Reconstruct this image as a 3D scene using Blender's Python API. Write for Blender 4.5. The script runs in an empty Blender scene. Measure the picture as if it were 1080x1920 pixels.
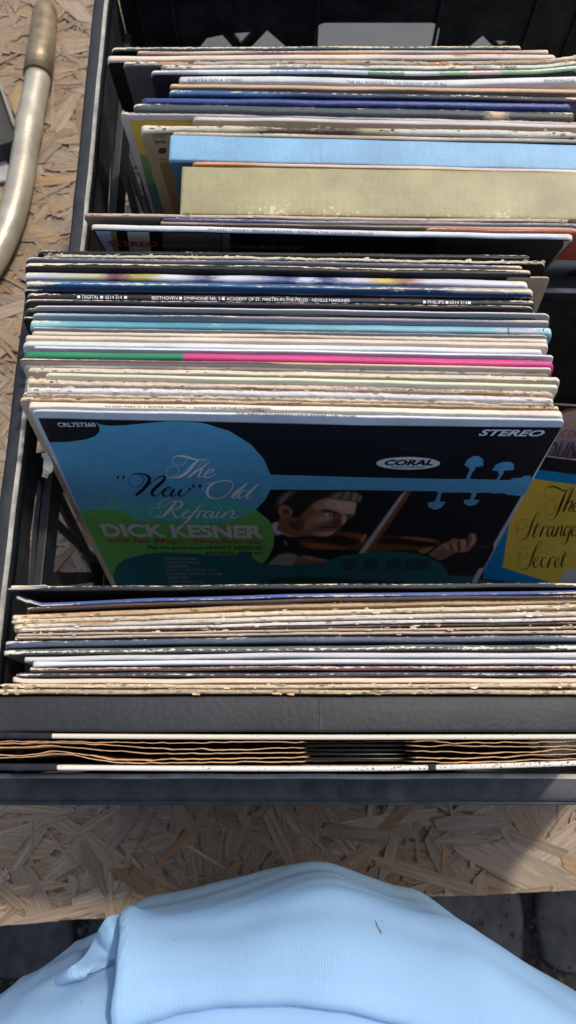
import bpy, bmesh, math, random
import numpy as np
from mathutils import Vector, Matrix, noise
from mathutils.geometry import tessellate_polygon

random.seed(11)
R = math.radians
scene = bpy.context.scene
COL = scene.collection

# ------------------------------------------------------------------ camera
F, W0, H0 = 1400.0, 1080, 1920            # focal length in photo pixels
PITCH = R(72.6)
CAMZ = 0.72                               # above the table top (z = 0)
cam_d = bpy.data.cameras.new('camera')
cam = bpy.data.objects.new('camera', cam_d)
COL.objects.link(cam)
cam.location = (0, 0, CAMZ)
cam.rotation_euler = (R(90) - PITCH, 0, 0)
cam_d.sensor_fit = 'VERTICAL'
cam_d.sensor_height = 36
cam_d.lens = 36 * F / H0
cam_d.clip_start = 0.01
cam_d.clip_end = 200
cam_d.dof.use_dof = True
cam_d.dof.focus_distance = 0.45
cam_d.dof.aperture_fstop = 11
scene.camera = cam

# ------------------------------------------------------------------ light
SUN_EL, SUN_AZ = R(62), R(45)             # azimuth from +y towards +x
world = bpy.data.worlds.new('World')
scene.world = world
world.use_nodes = True
wn = world.node_tree
bg = wn.nodes['Background']
sky = wn.nodes.new('ShaderNodeTexSky')
sky.sky_type = 'NISHITA'
sky.sun_disc = False
sky.sun_elevation = SUN_EL
sky.sun_rotation = SUN_AZ
sky.dust_density = 3.0
sky.ozone_density = .35
sky.air_density = .9
wn.links.new(sky.outputs[0], bg.inputs[0])
bg.inputs[1].default_value = 0.15
sun_d = bpy.data.lights.new('sun', 'SUN')
sun_d.energy = 2.1
sun_d.angle = R(3.0)
sun_d.color = (1.0, 0.93, 0.82)
sun = bpy.data.objects.new('sun', sun_d)
COL.objects.link(sun)
sdir = Vector((math.sin(SUN_AZ) * math.cos(SUN_EL), math.cos(SUN_AZ) * math.cos(SUN_EL), math.sin(SUN_EL)))
sun.rotation_euler = sdir.to_track_quat('Z', 'Y').to_euler()
sun.location = sdir * 5
scene.view_settings.view_transform = 'Standard'
scene.view_settings.look = 'None'
scene.view_settings.exposure = 0.22
scene.view_settings.gamma = 1.0
scene.view_settings.use_curve_mapping = False
scene.cycles.use_denoising = True
scene.cycles.max_bounces = 8

# ------------------------------------------------------------------ measuring the photo
RGT = Vector((1, 0, 0))
FWD = Vector((0, math.cos(PITCH), -math.sin(PITCH)))
UPV = Vector((0, math.sin(PITCH), math.cos(PITCH)))
CAM = Vector((0, 0, CAMZ))

def ray(x, y):
    return FWD + RGT * ((x - 540) / F) + UPV * ((960 - y) / F)

def at(x, y, z):                          # photo point -> world point at height z
    d = ray(x, y)
    return CAM + d * ((z - CAMZ) / d.z)

def at_plane(x, y, p, n):                 # photo point -> world point on a plane
    d = ray(x, y)
    return CAM + d * ((p - CAM).dot(n) / d.dot(n))

def px(p):                                # world point -> photo point
    q = p - CAM
    w = q.dot(FWD)
    return 540 + F * q.x / w, 960 - F * q.dot(UPV) / w

# ------------------------------------------------------------------ materials
def lin(c):
    c = c / 255
    return c / 12.92 if c <= .04045 else ((c + .055) / 1.055) ** 2.4

def S(r, g, b, k=.14):
    r, g, b = lin(r), lin(g), lin(b)
    l = .2126 * r + .7152 * g + .0722 * b
    return (r + (l - r) * k, g + (l - g) * k, b + (l - b) * k, 1)

def nodes(m):
    m.use_nodes = True
    nt = m.node_tree
    return nt, nt.nodes['Principled BSDF']

MC = {}
def flat(name, col, rough=.5, var=.12, scale=60, spec=.4, metal=0, bump=0, bscale=300):
    """plain material with a little tonal variation and fine relief"""
    key = (name, tuple(col), rough, metal)
    if key in MC:
        return MC[key]
    m = bpy.data.materials.new(name)
    nt, b = nodes(m)
    N, L = nt.nodes, nt.links
    tc = N.new('ShaderNodeTexCoord')
    nz = N.new('ShaderNodeTexNoise'); nz.inputs['Scale'].default_value = scale; nz.inputs['Detail'].default_value = 6
    L.new(tc.outputs['Object'], nz.inputs['Vector'])
    mr = N.new('ShaderNodeMapRange')
    mr.inputs[1].default_value = .3; mr.inputs[2].default_value = .7
    mr.inputs[3].default_value = 1 - var; mr.inputs[4].default_value = 1 + var
    L.new(nz.outputs[0], mr.inputs[0])
    mx = N.new('ShaderNodeVectorMath'); mx.operation = 'SCALE'
    mx.inputs[0].default_value = col[:3]
    L.new(mr.outputs[0], mx.inputs['Scale'])
    L.new(mx.outputs[0], b.inputs['Base Color'])
    b.inputs['Roughness'].default_value = rough
    b.inputs['Specular IOR Level'].default_value = spec
    b.inputs['Metallic'].default_value = metal
    if bump:
        n2 = N.new('ShaderNodeTexNoise'); n2.inputs['Scale'].default_value = bscale; n2.inputs['Detail'].default_value = 4
        L.new(tc.outputs['Object'], n2.inputs['Vector'])
        bp = N.new('ShaderNodeBump'); bp.inputs['Strength'].default_value = bump; bp.inputs['Distance'].default_value = .001
        L.new(n2.outputs[0], bp.inputs['Height'])
        L.new(bp.outputs[0], b.inputs['Normal'])
    MC[key] = m
    return m

CREAM = S(226, 205, 168)
def spine_mat(col, wear=.2, wcol=CREAM, stops=None, seed=0.0, edge=.5, rough=.45, dirt=.25, brown=0.0, stretch=.8, vs=.014, crack=0.0):
    """printed card spine: u runs along the spine in metres, v across it (0 = near side)"""
    m = bpy.data.materials.new('printed_spine')
    nt, b = nodes(m)
    N, L = nt.nodes, nt.links
    uv = N.new('ShaderNodeUVMap')
    sep = N.new('ShaderNodeSeparateXYZ'); L.new(uv.outputs[0], sep.inputs[0])
    mp = N.new('ShaderNodeMapping')
    mp.inputs['Location'].default_value = (seed, seed * 3.7, 0)
    mp.inputs['Scale'].default_value = (stretch, vs, 1)
    L.new(uv.outputs[0], mp.inputs[0])
    n1 = N.new('ShaderNodeTexNoise'); n1.inputs['Scale'].default_value = 260; n1.inputs['Detail'].default_value = 8
    n1.inputs['Roughness'].default_value = .68
    L.new(mp.outputs[0], n1.inputs['Vector'])
    n3 = N.new('ShaderNodeTexNoise'); n3.inputs['Scale'].default_value = 26; n3.inputs['Detail'].default_value = 3
    L.new(mp.outputs[0], n3.inputs['Vector'])
    # edge weighting: chips gather along one ridge of the spine
    ed = N.new('ShaderNodeMath'); ed.operation = 'SUBTRACT'; L.new(sep.outputs[1], ed.inputs[0]); ed.inputs[1].default_value = edge
    ab = N.new('ShaderNodeMath'); ab.operation = 'ABSOLUTE'; L.new(ed.outputs[0], ab.inputs[0])
    sc = N.new('ShaderNodeMath'); sc.operation = 'MULTIPLY_ADD'; L.new(ab.outputs[0], sc.inputs[0])
    sc.inputs[1].default_value = -.55; sc.inputs[2].default_value = .12
    a1 = N.new('ShaderNodeMath'); a1.operation = 'ADD'; L.new(n1.outputs[0], a1.inputs[0]); L.new(sc.outputs[0], a1.inputs[1])
    a2 = N.new('ShaderNodeMath'); a2.operation = 'MULTIPLY_ADD'; L.new(n3.outputs[0], a2.inputs[0]); a2.inputs[1].default_value = .45
    L.new(a1.outputs[0], a2.inputs[2])
    eu = N.new('ShaderNodeMath'); eu.operation = 'ABSOLUTE'; L.new(sep.outputs[0], eu.inputs[0])
    em_ = N.new('ShaderNodeMapRange'); em_.inputs[1].default_value = .128; em_.inputs[2].default_value = .157; em_.inputs[4].default_value = .2 if wear > .005 else 0
    L.new(eu.outputs[0], em_.inputs[0])
    a3 = N.new('ShaderNodeMath'); a3.operation = 'ADD'; L.new(a2.outputs[0], a3.inputs[0]); L.new(em_.outputs[0], a3.inputs[1])
    a2 = a3
    thr = .985 - .48 * wear if wear > .005 else 9
    mk = N.new('ShaderNodeMapRange'); mk.inputs[1].default_value = thr; mk.inputs[2].default_value = thr + .025
    L.new(a2.outputs[0], mk.inputs[0])
    # base colour, possibly changing along the spine
    if stops:
        cr = N.new('ShaderNodeValToRGB'); cr.color_ramp.interpolation = stops[0]
        els = cr.color_ramp.elements
        while len(els) < len(stops) - 1:
            els.new(.5)
        for e, (p, c) in zip(els, stops[1:]):
            e.position = p; e.color = c
        mu = N.new('ShaderNodeMath'); mu.operation = 'MULTIPLY_ADD'
        L.new(sep.outputs[0], mu.inputs[0]); mu.inputs[1].default_value = 1 / .312; mu.inputs[2].default_value = .5
        if stops[0] != 'CONSTANT':
            wv = N.new('ShaderNodeMath'); wv.operation = 'MULTIPLY_ADD'
            L.new(n1.outputs[0], wv.inputs[0]); wv.inputs[1].default_value = .09; L.new(mu.outputs[0], wv.inputs[2])
            sb = N.new('ShaderNodeMath'); sb.operation = 'SUBTRACT'; L.new(wv.outputs[0], sb.inputs[0]); sb.inputs[1].default_value = .045
            mu = sb
        L.new(mu.outputs[0], cr.inputs[0])
        basecol = cr.outputs[0]
    else:
        rgb = N.new('ShaderNodeRGB'); rgb.outputs[0].default_value = col
        basecol = rgb.outputs[0]
    # grime: broad tone and fine streaks
    dm = N.new('ShaderNodeMapRange'); dm.inputs[1].default_value = .3; dm.inputs[2].default_value = .72
    dm.inputs[3].default_value = 1 - dirt; dm.inputs[4].default_value = 1.06
    L.new(n3.outputs[0], dm.inputs[0])
    mu2 = N.new('ShaderNodeVectorMath'); mu2.operation = 'SCALE'
    L.new(basecol, mu2.inputs[0]); L.new(dm.outputs[0], mu2.inputs['Scale'])
    src = mu2.outputs[0]
    if brown:
        n4 = N.new('ShaderNodeTexNoise'); n4.inputs['Scale'].default_value = 90; n4.inputs['Detail'].default_value = 7
        mp4 = N.new('ShaderNodeMapping'); mp4.inputs['Location'].default_value = (seed * 1.9 + 4, seed, 2); mp4.inputs['Scale'].default_value = (.22, .01, 1)
        L.new(uv.outputs[0], mp4.inputs[0]); L.new(mp4.outputs[0], n4.inputs['Vector'])
        k4 = N.new('ShaderNodeMapRange'); k4.inputs[1].default_value = .74 - .3 * brown; k4.inputs[2].default_value = .78 - .3 * brown
        L.new(n4.outputs[0], k4.inputs[0])
        mb = N.new('ShaderNodeMix'); mb.data_type = 'RGBA'
        L.new(k4.outputs[0], mb.inputs[0]); L.new(src, mb.inputs[6]); mb.inputs[7].default_value = S(172, 132, 86)
        src = mb.outputs[2]
    # hairline cracks and layered card edges running along the spine
    mpc = N.new('ShaderNodeMapping'); mpc.inputs['Location'].default_value = (seed * 2.3, seed, 7); mpc.inputs['Scale'].default_value = (.16, vs * .8, 1)
    L.new(uv.outputs[0], mpc.inputs[0])
    nc = N.new('ShaderNodeTexNoise'); nc.inputs['Scale'].default_value = 240; nc.inputs['Detail'].default_value = 5; nc.inputs['Roughness'].default_value = .6
    L.new(mpc.outputs[0], nc.inputs['Vector'])
    cs = N.new('ShaderNodeMath'); cs.operation = 'SUBTRACT'; L.new(nc.outputs[0], cs.inputs[0]); cs.inputs[1].default_value = .5
    ca = N.new('ShaderNodeMath'); ca.operation = 'ABSOLUTE'; L.new(cs.outputs[0], ca.inputs[0])
    ck = N.new('ShaderNodeMapRange'); ck.inputs[1].default_value = .006 + .014 * crack; ck.inputs[2].default_value = .002; ck.inputs[3].default_value = 0; ck.inputs[4].default_value = .25 + .5 * crack
    L.new(ca.outputs[0], ck.inputs[0])
    mcx = N.new('ShaderNodeMix'); mcx.data_type = 'RGBA'; L.new(ck.outputs[0], mcx.inputs[0]); L.new(src, mcx.inputs[6])
    mcx.inputs[7].default_value = (col[0] * .32 + .01, col[1] * .26 + .008, col[2] * .2 + .006, 1)
    src = mcx.outputs[2]
    # speckle of rubbed-through dots
    nd = N.new('ShaderNodeTexNoise'); nd.inputs['Scale'].default_value = 900; nd.inputs['Detail'].default_value = 2
    mpd = N.new('ShaderNodeMapping'); mpd.inputs['Location'].default_value = (seed, seed * 5, 1); mpd.inputs['Scale'].default_value = (.7, vs * .9, 1)
    L.new(uv.outputs[0], mpd.inputs[0]); L.new(mpd.outputs[0], nd.inputs['Vector'])
    kd = N.new('ShaderNodeMapRange'); kd.inputs[1].default_value = .74; kd.inputs[2].default_value = .79; kd.inputs[4].default_value = .7 if wear > .005 else .12
    L.new(nd.outputs[0], kd.inputs[0])
    md = N.new('ShaderNodeMix'); md.data_type = 'RGBA'; L.new(kd.outputs[0], md.inputs[0]); L.new(src, md.inputs[6]); md.inputs[7].default_value = wcol
    src = md.outputs[2]
    mw = N.new('ShaderNodeMix'); mw.data_type = 'RGBA'
    L.new(mk.outputs[0], mw.inputs[0]); L.new(src, mw.inputs[6]); mw.inputs[7].default_value = wcol
    L.new(mw.outputs[2], b.inputs['Base Color'])
    rr = N.new('ShaderNodeMapRange'); rr.inputs[3].default_value = rough; rr.inputs[4].default_value = .8
    L.new(mk.outputs[0], rr.inputs[0]); L.new(rr.outputs[0], b.inputs['Roughness'])
    b.inputs['Specular IOR Level'].default_value = .35
    bp = N.new('ShaderNodeBump'); bp.inputs['Strength'].default_value = .55; bp.inputs['Distance'].default_value = .0006
    L.new(a2.outputs[0], bp.inputs['Height']); L.new(bp.outputs[0], b.inputs['Normal'])
    return m

# ------------------------------------------------------------------ object helpers
def mesh_obj(name, verts, faces, mats, parent=None, midx=None, uvs=None, smooth=False):
    me = bpy.data.meshes.new(name)
    me.from_pydata([tuple(v) for v in verts], [], faces)
    for m in (mats if isinstance(mats, (list, tuple)) else [mats]):
        me.materials.append(m)
    if midx:
        me.polygons.foreach_set('material_index', midx)
    if uvs is not None:
        lay = me.uv_layers.new(name='UVMap')
        for lp in me.loops:
            lay.data[lp.index].uv = uvs[lp.vertex_index]
    if smooth:
        me.polygons.foreach_set('use_smooth', [True] * len(me.polygons))
    me.update()
    o = bpy.data.objects.new(name, me)
    COL.objects.link(o)
    if parent:
        o.parent = parent
    return o

def bm_obj(name, bm, mats, parent=None, smooth=False):
    me = bpy.data.meshes.new(name)
    bmesh.ops.recalc_face_normals(bm, faces=bm.faces)
    bm.to_mesh(me); bm.free()
    for m in (mats if isinstance(mats, (list, tuple)) else [mats]):
        me.materials.append(m)
    if smooth:
        me.polygons.foreach_set('use_smooth', [True] * len(me.polygons))
    o = bpy.data.objects.new(name, me)
    COL.objects.link(o)
    if parent:
        o.parent = parent
    return o

def tag(o, label=None, cat=None, group=None, kind=None):
    if label: o['label'] = label
    if cat: o['category'] = cat
    if group: o['group'] = group
    if kind: o['kind'] = kind
    return o

def empty(name, label, cat, group=None, mat=None):
    o = bpy.data.objects.new(name, None)
    o.empty_display_size = .05
    COL.objects.link(o)
    if mat is not None:
        o.matrix_world = mat
    return tag(o, label, cat, group)

def add_box(bm, lo, hi, bevel=0.0, mi=0):
    r = bmesh.ops.create_cube(bm, size=1)
    vs = r['verts']
    for v in vs:
        v.co = Vector([lo[i] + (v.co[i] + .5) * (hi[i] - lo[i]) for i in range(3)])
    fs = {f for v in vs for f in v.link_faces}
    for f in fs:
        f.material_index = mi
    if bevel:
        es = {e for v in vs for e in v.link_edges}
        bmesh.ops.bevel(bm, geom=list(es), offset=bevel, segments=2, affect='EDGES', profile=.5)

def catmull(pts, n=8):
    out = []
    P = [pts[0]] + list(pts) + [pts[-1]]
    for i in range(1, len(P) - 2):
        a, b, c, d = P[i - 1], P[i], P[i + 1], P[i + 2]
        for k in range(n):
            t = k / n
            out.append([.5 * (2 * b[j] + (c[j] - a[j]) * t + (2 * a[j] - 5 * b[j] + 4 * c[j] - d[j]) * t * t
                              + (3 * b[j] - a[j] - 3 * c[j] + d[j]) * t ** 3) for j in range(len(b))])
    out.append(list(pts[-1]))
    return out

def add_tube(bm, path, rad, seg=16, cap=True, mi=0):
    path = [Vector(p) for p in path]
    rings = []
    ref = Vector((0, 0, 1))
    for i, p in enumerate(path):
        t = (path[min(i + 1, len(path) - 1)] - path[max(i - 1, 0)]).normalized()
        if abs(t.dot(ref)) > .95:
            a = t.cross(Vector((1, 0, 0))).normalized()
        else:
            a = t.cross(ref).normalized()
        b = a.cross(t)
        r = rad[i] if isinstance(rad, (list, tuple)) else rad
        rings.append([bm.verts.new(p + a * (r * math.cos(2 * math.pi * k / seg)) + b * (r * math.sin(2 * math.pi * k / seg))) for k in range(seg)])
    for i in range(len(rings) - 1):
        for k in range(seg):
            f = bm.faces.new((rings[i][k], rings[i][(k + 1) % seg], rings[i + 1][(k + 1) % seg], rings[i + 1][k]))
            f.material_index = mi; f.smooth = True
    if cap:
        for rg in (rings[0], rings[-1]):
            f = bm.faces.new(rg); f.material_index = mi

def font_mesh(body, bold=0.0, shear=0.0):
    cu = bpy.data.curves.new('lettering', 'FONT')
    cu.body = body; cu.size = 1; cu.offset = bold; cu.shear = shear; cu.resolution_u = 3
    o = bpy.data.objects.new('lettering', cu)
    COL.objects.link(o)
    dg = bpy.context.evaluated_depsgraph_get(); dg.update()
    me = bpy.data.meshes.new_from_object(o.evaluated_get(dg))
    bpy.data.objects.remove(o); bpy.data.curves.remove(cu)
    return me

# ------------------------------------------------------------------ records
class Rec:
    pass

LEAN = {'M': R(12), 'F': R(1.5), 'B': R(-9), 'C': R(-15)}
PAPER = S(214, 196, 164)
FACE_DARK = S(28, 26, 26)

def interp(tab, x):
    if x <= tab[0][0]: return tab[0][1]
    for (x0, y0), (x1, y1) in zip(tab, tab[1:]):
        if x <= x1:
            t = (x - x0) / (x1 - x0); t = t * t * (3 - 2 * t) * .5 + t * .5
            return y0 + (y1 - y0) * t
    return tab[-1][1]

nrec = 0
def record(label, pts, th, col, stack='M', face=None, ztop=.315, group=None, wear=.2, wcol=CREAM, stops=None, torn=0.0,
           edge=.62, flatcap=False, brown=0.0, name='record_sleeve', cat='record', lean=None, hmax=.312, dirt=.22, rough=.45,
           corner=.004, stretch=None, width=None, jit=None):
    """pts: photo points along the top of the sleeve, th: its thickness in photo pixels"""
    global nrec
    nrec += 1
    seed = nrec * 1.37
    a = LEAN[stack] if lean is None else lean
    if not flatcap: ztop += random.Random(nrec * 7).uniform(-.0024, .0020) if jit is None else jit
    pw = [at(x, y, ztop) for x, y in pts]
    pL, pR = pw[0], pw[-1]
    if width:
        pR = pL + (pR - pL).normalized() * width
    ex = (pR - pL).normalized()
    w = (pR - pL).length
    ym = sum(p[1] for p in pts) / len(pts)
    t = (at(540, ym - th / 2, ztop) - at(540, ym + th / 2, ztop)).length * math.cos(a) * (.97 if flatcap else .89)
    up = Vector((0, math.sin(a), math.cos(a)))
    ez = (up - ex * up.dot(ex)).normalized()
    ey = ez.cross(ex)
    h = min(hmax, (ztop - .0075) / math.cos(a))
    base = (pL + pR) / 2 - ez * h
    M = Matrix(((ex.x, ey.x, ez.x, base.x), (ex.y, ey.y, ez.y, base.y), (ex.z, ey.z, ez.z, base.z), (0, 0, 0, 1)))
    tab = [((p - base).dot(ex), (p - base).dot(ey)) for p in pw] if not width else [(-w / 2, 0), (w / 2, 0)]
    root = empty(name, label, cat, group, M)
    r = min(t * .5, .0028)
    rng = random.Random(nrec)
    capx = rng.uniform(.5, .8)
    if stretch is None: stretch = rng.uniform(.35, 1.3)
    cL, cR = corner * rng.uniform(.5, 1.3), corner * rng.uniform(.5, 1.3)
    tL, tR = rng.uniform(.9, 1.25), rng.uniform(.85, 1.2)
    # columns: finer near both ends
    xs = [-w / 2 + w * k / 260 for k in range(261)]
    xs = sorted(set([-w / 2 + d for d in (.0006, .0015)] + [w / 2 - d for d in (.0006, .0015)] + xs))
    zrows = [0, h * .35, h * .7, h - .02, h - r]
    na = 9
    fv, bv, sv, suv = [], [], [], []
    for x in xs:
        dl, dr = x + w / 2, w / 2 - x
        off = interp(tab, x)
        yo = .0005 * noise.noise(Vector((x * 22, seed, 0)))
        zo = (.0003 + torn * .0003) * noise.noise(Vector((x * 30, seed, 3))) + (.00008 + torn * .00025) * noise.noise(Vector((x * 260, seed, 7))) + torn * .0005 * noise.noise(Vector((x * 610, seed, 8)))
        zo -= torn * .0018 * max(0, noise.noise(Vector((x * 60, seed, 11))) - .15)
        if flatcap: zo *= .3
        for d, c in ((dl, cL), (dr, cR)):
            if d < c:
                zo -= c - math.sqrt(max(0, c * c - (c - d) ** 2))
        tt = t
        for d, k in ((dl, tL), (dr, tR)):
            if d < .02 and not flatcap:
                tt *= 1 + (k - 1) * (1 - d / .02)
        tt *= 1 + (.0 if flatcap else .12) * noise.noise(Vector((x * 30, seed, 5)))
        for z in zrows:
            k = (z / h) ** 1.4
            zz = min(z, h - r) + (zo if z == h - r else (0 if z < h - .02 else zo * .6))
            fv.append((x, (off + yo) * k - tt / 2, zz))
            bv.append((x, (off + yo) * k + tt / 2, zz))
        for i in range(na):
            th_ = math.pi * i / (na - 1)
            cy, sz = math.cos(th_), math.sin(th_)
            e = .22 if flatcap else capx
            if e < 1:
                cy = math.copysign(abs(cy) ** e, cy); sz = sz ** e
            jag = (.0001 + torn * .0004) * noise.noise(Vector((x * 520, i * .9, seed))) * sz
            sv.append((x, off + yo - tt / 2 * cy, h - r + r * sz + zo + jag))
            suv.append((x, .5 - .5 * cy))
    n, m = len(xs), len(zrows)
    verts = fv + bv
    nb = len(fv)
    faces, mi = [], []
    for i in range(n - 1):
        for j in range(m - 1):
            faces.append((i * m + j, (i + 1) * m + j, (i + 1) * m + j + 1, i * m + j + 1)); mi.append(0)
            faces.append((nb + i * m + j, nb + i * m + j + 1, nb + (i + 1) * m + j + 1, nb + (i + 1) * m + j)); mi.append(1)
        faces.append((i * m, nb + i * m, nb + (i + 1) * m, (i + 1) * m)); mi.append(1)
    for i in (0, n - 1):
        for j in range(m - 1):
            faces.append((i * m + j, i * m + j + 1, nb + i * m + j + 1, nb + i * m + j)); mi.append(2)
    fcol = face or col
    fm = flat('sleeve_card', fcol, .42, .10, 40, .4)
    em = flat('sleeve_edge_paper', PAPER, .8, .25, 300, .2)
    jk = mesh_obj('jacket', verts, faces, [fm, fm, em], root, mi)
    sf, smi = [], []
    for i in range(n - 1):
        for j in range(na - 1):
            sf.append((i * na + j, (i + 1) * na + j, (i + 1) * na + j + 1, i * na + j + 1)); smi.append(0)
    sf.append(tuple(range(na - 1, -1, -1))); smi.append(1)
    sf.append(tuple((n - 1) * na + j for j in range(na))); smi.append(1)
    sm = spine_mat(col, wear, wcol, stops, seed, edge, rough, dirt, brown, stretch, .014 if not flatcap else t * 1.2, min(1, torn))
    sp = mesh_obj('spine', sv, sf, [sm, em], root, smi, suv)
    sp.data.polygons.foreach_set('use_smooth', [p.material_index == 0 for p in sp.data.polygons])
    if torn >= .3:
        fv_, ff_ = [], []
        for k in range(int(26 + 60 * torn)):
            x = rng.uniform(-w / 2 + .002, w / 2 - .002)
            if rng.random() < .35: x = math.copysign(w / 2 - abs(rng.gauss(0, .012)) - .0015, x)
            yb = interp(tab, x) + rng.uniform(-.45, .45) * t
            zb = h - rng.uniform(.0002, .0012)
            l_, hh_ = rng.uniform(.0008, .0055), rng.uniform(.0004, .0014) * (1 + .5 * torn)
            dy_ = rng.uniform(-.0012, .0012)
            i0 = len(fv_)
            fv_ += [(x - l_ / 2, yb, zb), (x + l_ / 2, yb + rng.uniform(-.0003, .0003), zb), (x + l_ * rng.uniform(.1, .4), yb + dy_, zb + hh_), (x - l_ * rng.uniform(.1, .4), yb + dy_ * .8, zb + hh_ * rng.uniform(.5, 1))]
            ff_.append((i0, i0 + 1, i0 + 2, i0 + 3))
        fo = mesh_obj('frayed_paper', fv_, ff_, flat('frayed_paper', S(232, 216, 184) if nrec % 3 else S(206, 176, 132), .9, .3, 500, .1), root)
        fo['kind'] = 'stuff'
    q = Rec()
    q.root, q.M, q.inv, q.w, q.h, q.t, q.r, q.n, q.ey = root, M, M.inverted(), w, h, t, r, 0, ey
    q.front = M @ Vector((0, -t / 2, 0))
    q.tab = tab
    return q

def onface(q, x, y):                      # photo point -> (x, z) on the sleeve's front
    p = q.inv @ at_plane(x, y, q.front, q.ey)
    return p.x, p.z

def layer(q):
    q.n += 1
    return -q.t / 2 - .0004 - .000008 * q.n

def clipx(q, p, margin=.0005):
    return (max(-q.w / 2 + margin, min(q.w / 2 - margin, p[0])), max(.001, min(q.h - q.r - .0008, p[1])))

def print_polys(q, name, items, smooth_n=0):
    """flat print: [(photo polygon, colour)] laid one over the other on the sleeve's front"""
    verts, faces, mi, mats = [], [], [], []
    for poly, colr in items:
        pts = catmull(list(poly) + [poly[0]], smooth_n)[:-1] if smooth_n else poly
        y = layer(q)
        loc = [clipx(q, onface(q, *p[:2])) for p in pts]
        i0 = len(verts)
        verts += [(a, y, b) for a, b in loc]
        tris = tessellate_polygon([[Vector((a, b, 0)) for a, b in loc]])
        m = flat('cover_ink', colr, .38, .06, 120, .4)
        if m not in mats: mats.append(m)
        for tr in tris:
            faces.append(tuple(i0 + k for k in tr)); mi.append(mats.index(m))
    return mesh_obj(name, verts, faces, mats, q.root, mi)

def print_strokes(q, name, strokes, tf, colr, wscale):
    """pen lettering: strokes of (x, y, width) smoothed into ribbons"""
    verts, faces = [], []
    for st in strokes:
        pts = catmull(st, 7)
        y = layer(q) if st is strokes[0] else y - .000001
        L, Rr = [], []
        for i, p in enumerate(pts):
            a, b = pts[max(i - 1, 0)], pts[min(i + 1, len(pts) - 1)]
            dx, dy = b[0] - a[0], b[1] - a[1]
            l = math.hypot(dx, dy) or 1
            nx, ny = -dy / l * p[2] * wscale / 2, dx / l * p[2] * wscale / 2
            L.append(clipx(q, onface(q, *tf(p[0] + nx, p[1] + ny))))
            Rr.append(clipx(q, onface(q, *tf(p[0] - nx, p[1] - ny))))
        i0 = len(verts)
        for a, b in zip(L, Rr):
            verts += [(a[0], y, a[1]), (b[0], y, b[1])]
        for k in range(len(L) - 1):
            faces.append((i0 + 2 * k, i0 + 2 * k + 1, i0 + 2 * k + 3, i0 + 2 * k + 2))
    return mesh_obj(name, verts, faces, flat('cover_ink', colr, .4, .05, 120, .4), q.root)

def print_text(q, name, body, x0, x1, ytop, ybot, colr, bold=0.0, shear=0.0, yr=None):
    """type on the front: the word fills photo x0..x1, ytop..ybot (yr: ybot at the right end)"""
    me = font_mesh(body, bold, shear)
    xs = [v.co.x for v in me.vertices]; ys = [v.co.y for v in me.vertices]
    ax, az = onface(q, x0, ybot)
    bx, bz = onface(q, x1, ybot if yr is None else yr)
    _, tz = onface(q, x0, ytop)
    y = layer(q)
    mnx, mxx, mny, mxy = min(xs), max(xs), min(ys), max(ys)
    for v in me.vertices:
        u, s = (v.co.x - mnx) / (mxx - mnx), (v.co.y - mny) / (mxy - mny)
        v.co = (ax + (bx - ax) * u, y, az + (bz - az) * u + (tz - az) * s)
    me.materials.clear()
    me.materials.append(flat('cover_ink', colr, .4, .05, 120, .4))
    me.name = name
    o = bpy.data.objects.new(name, me); COL.objects.link(o); o.parent = q.root
    return o

def spine_text(q, body, x0, x1, y, colr, frac=.55, ang=35, bold=0.0, name='spine_lettering', flip=False):
    """type along the top of a sleeve, between photo x0 and x1"""
    me = font_mesh(body, bold)
    xs = [v.co.x for v in me.vertices]; ys = [v.co.y for v in me.vertices]
    mnx, mxx, mny, mxy = min(xs), max(xs), min(ys), max(ys)
    top = q.M @ Vector((0, 0, q.h))
    ez = (q.M.to_3x3() @ Vector((0, 0, 1)))
    lx0 = (q.inv @ at_plane(x0, y, top, ez)).x
    lx1 = (q.inv @ at_plane(x1, y, top, ez)).x
    ca, sa = math.cos(R(ang)), math.sin(R(ang))
    hgt = frac * q.t
    cy0, cz0 = -q.t / 2 * sa, q.h - q.r + q.r * ca
    for v in me.vertices:
        u, s = (v.co.x - mnx) / (mxx - mnx), (v.co.y - mny) / (mxy - mny) - .5
        if flip: u, s = 1 - u, -s
        x = lx0 + (lx1 - lx0) * u
        v.co = (x, interp(q.tab, x) + cy0 + s * hgt * ca - sa * .0004, cz0 + s * hgt * sa + ca * .0004)
    me.materials.clear(); me.materials.append(flat('spine_ink', colr, .5, .25, 900, .3))
    me.name = name
    o = bpy.data.objects.new(name, me); COL.objects.link(o); o.parent = q.root
    return o

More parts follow.
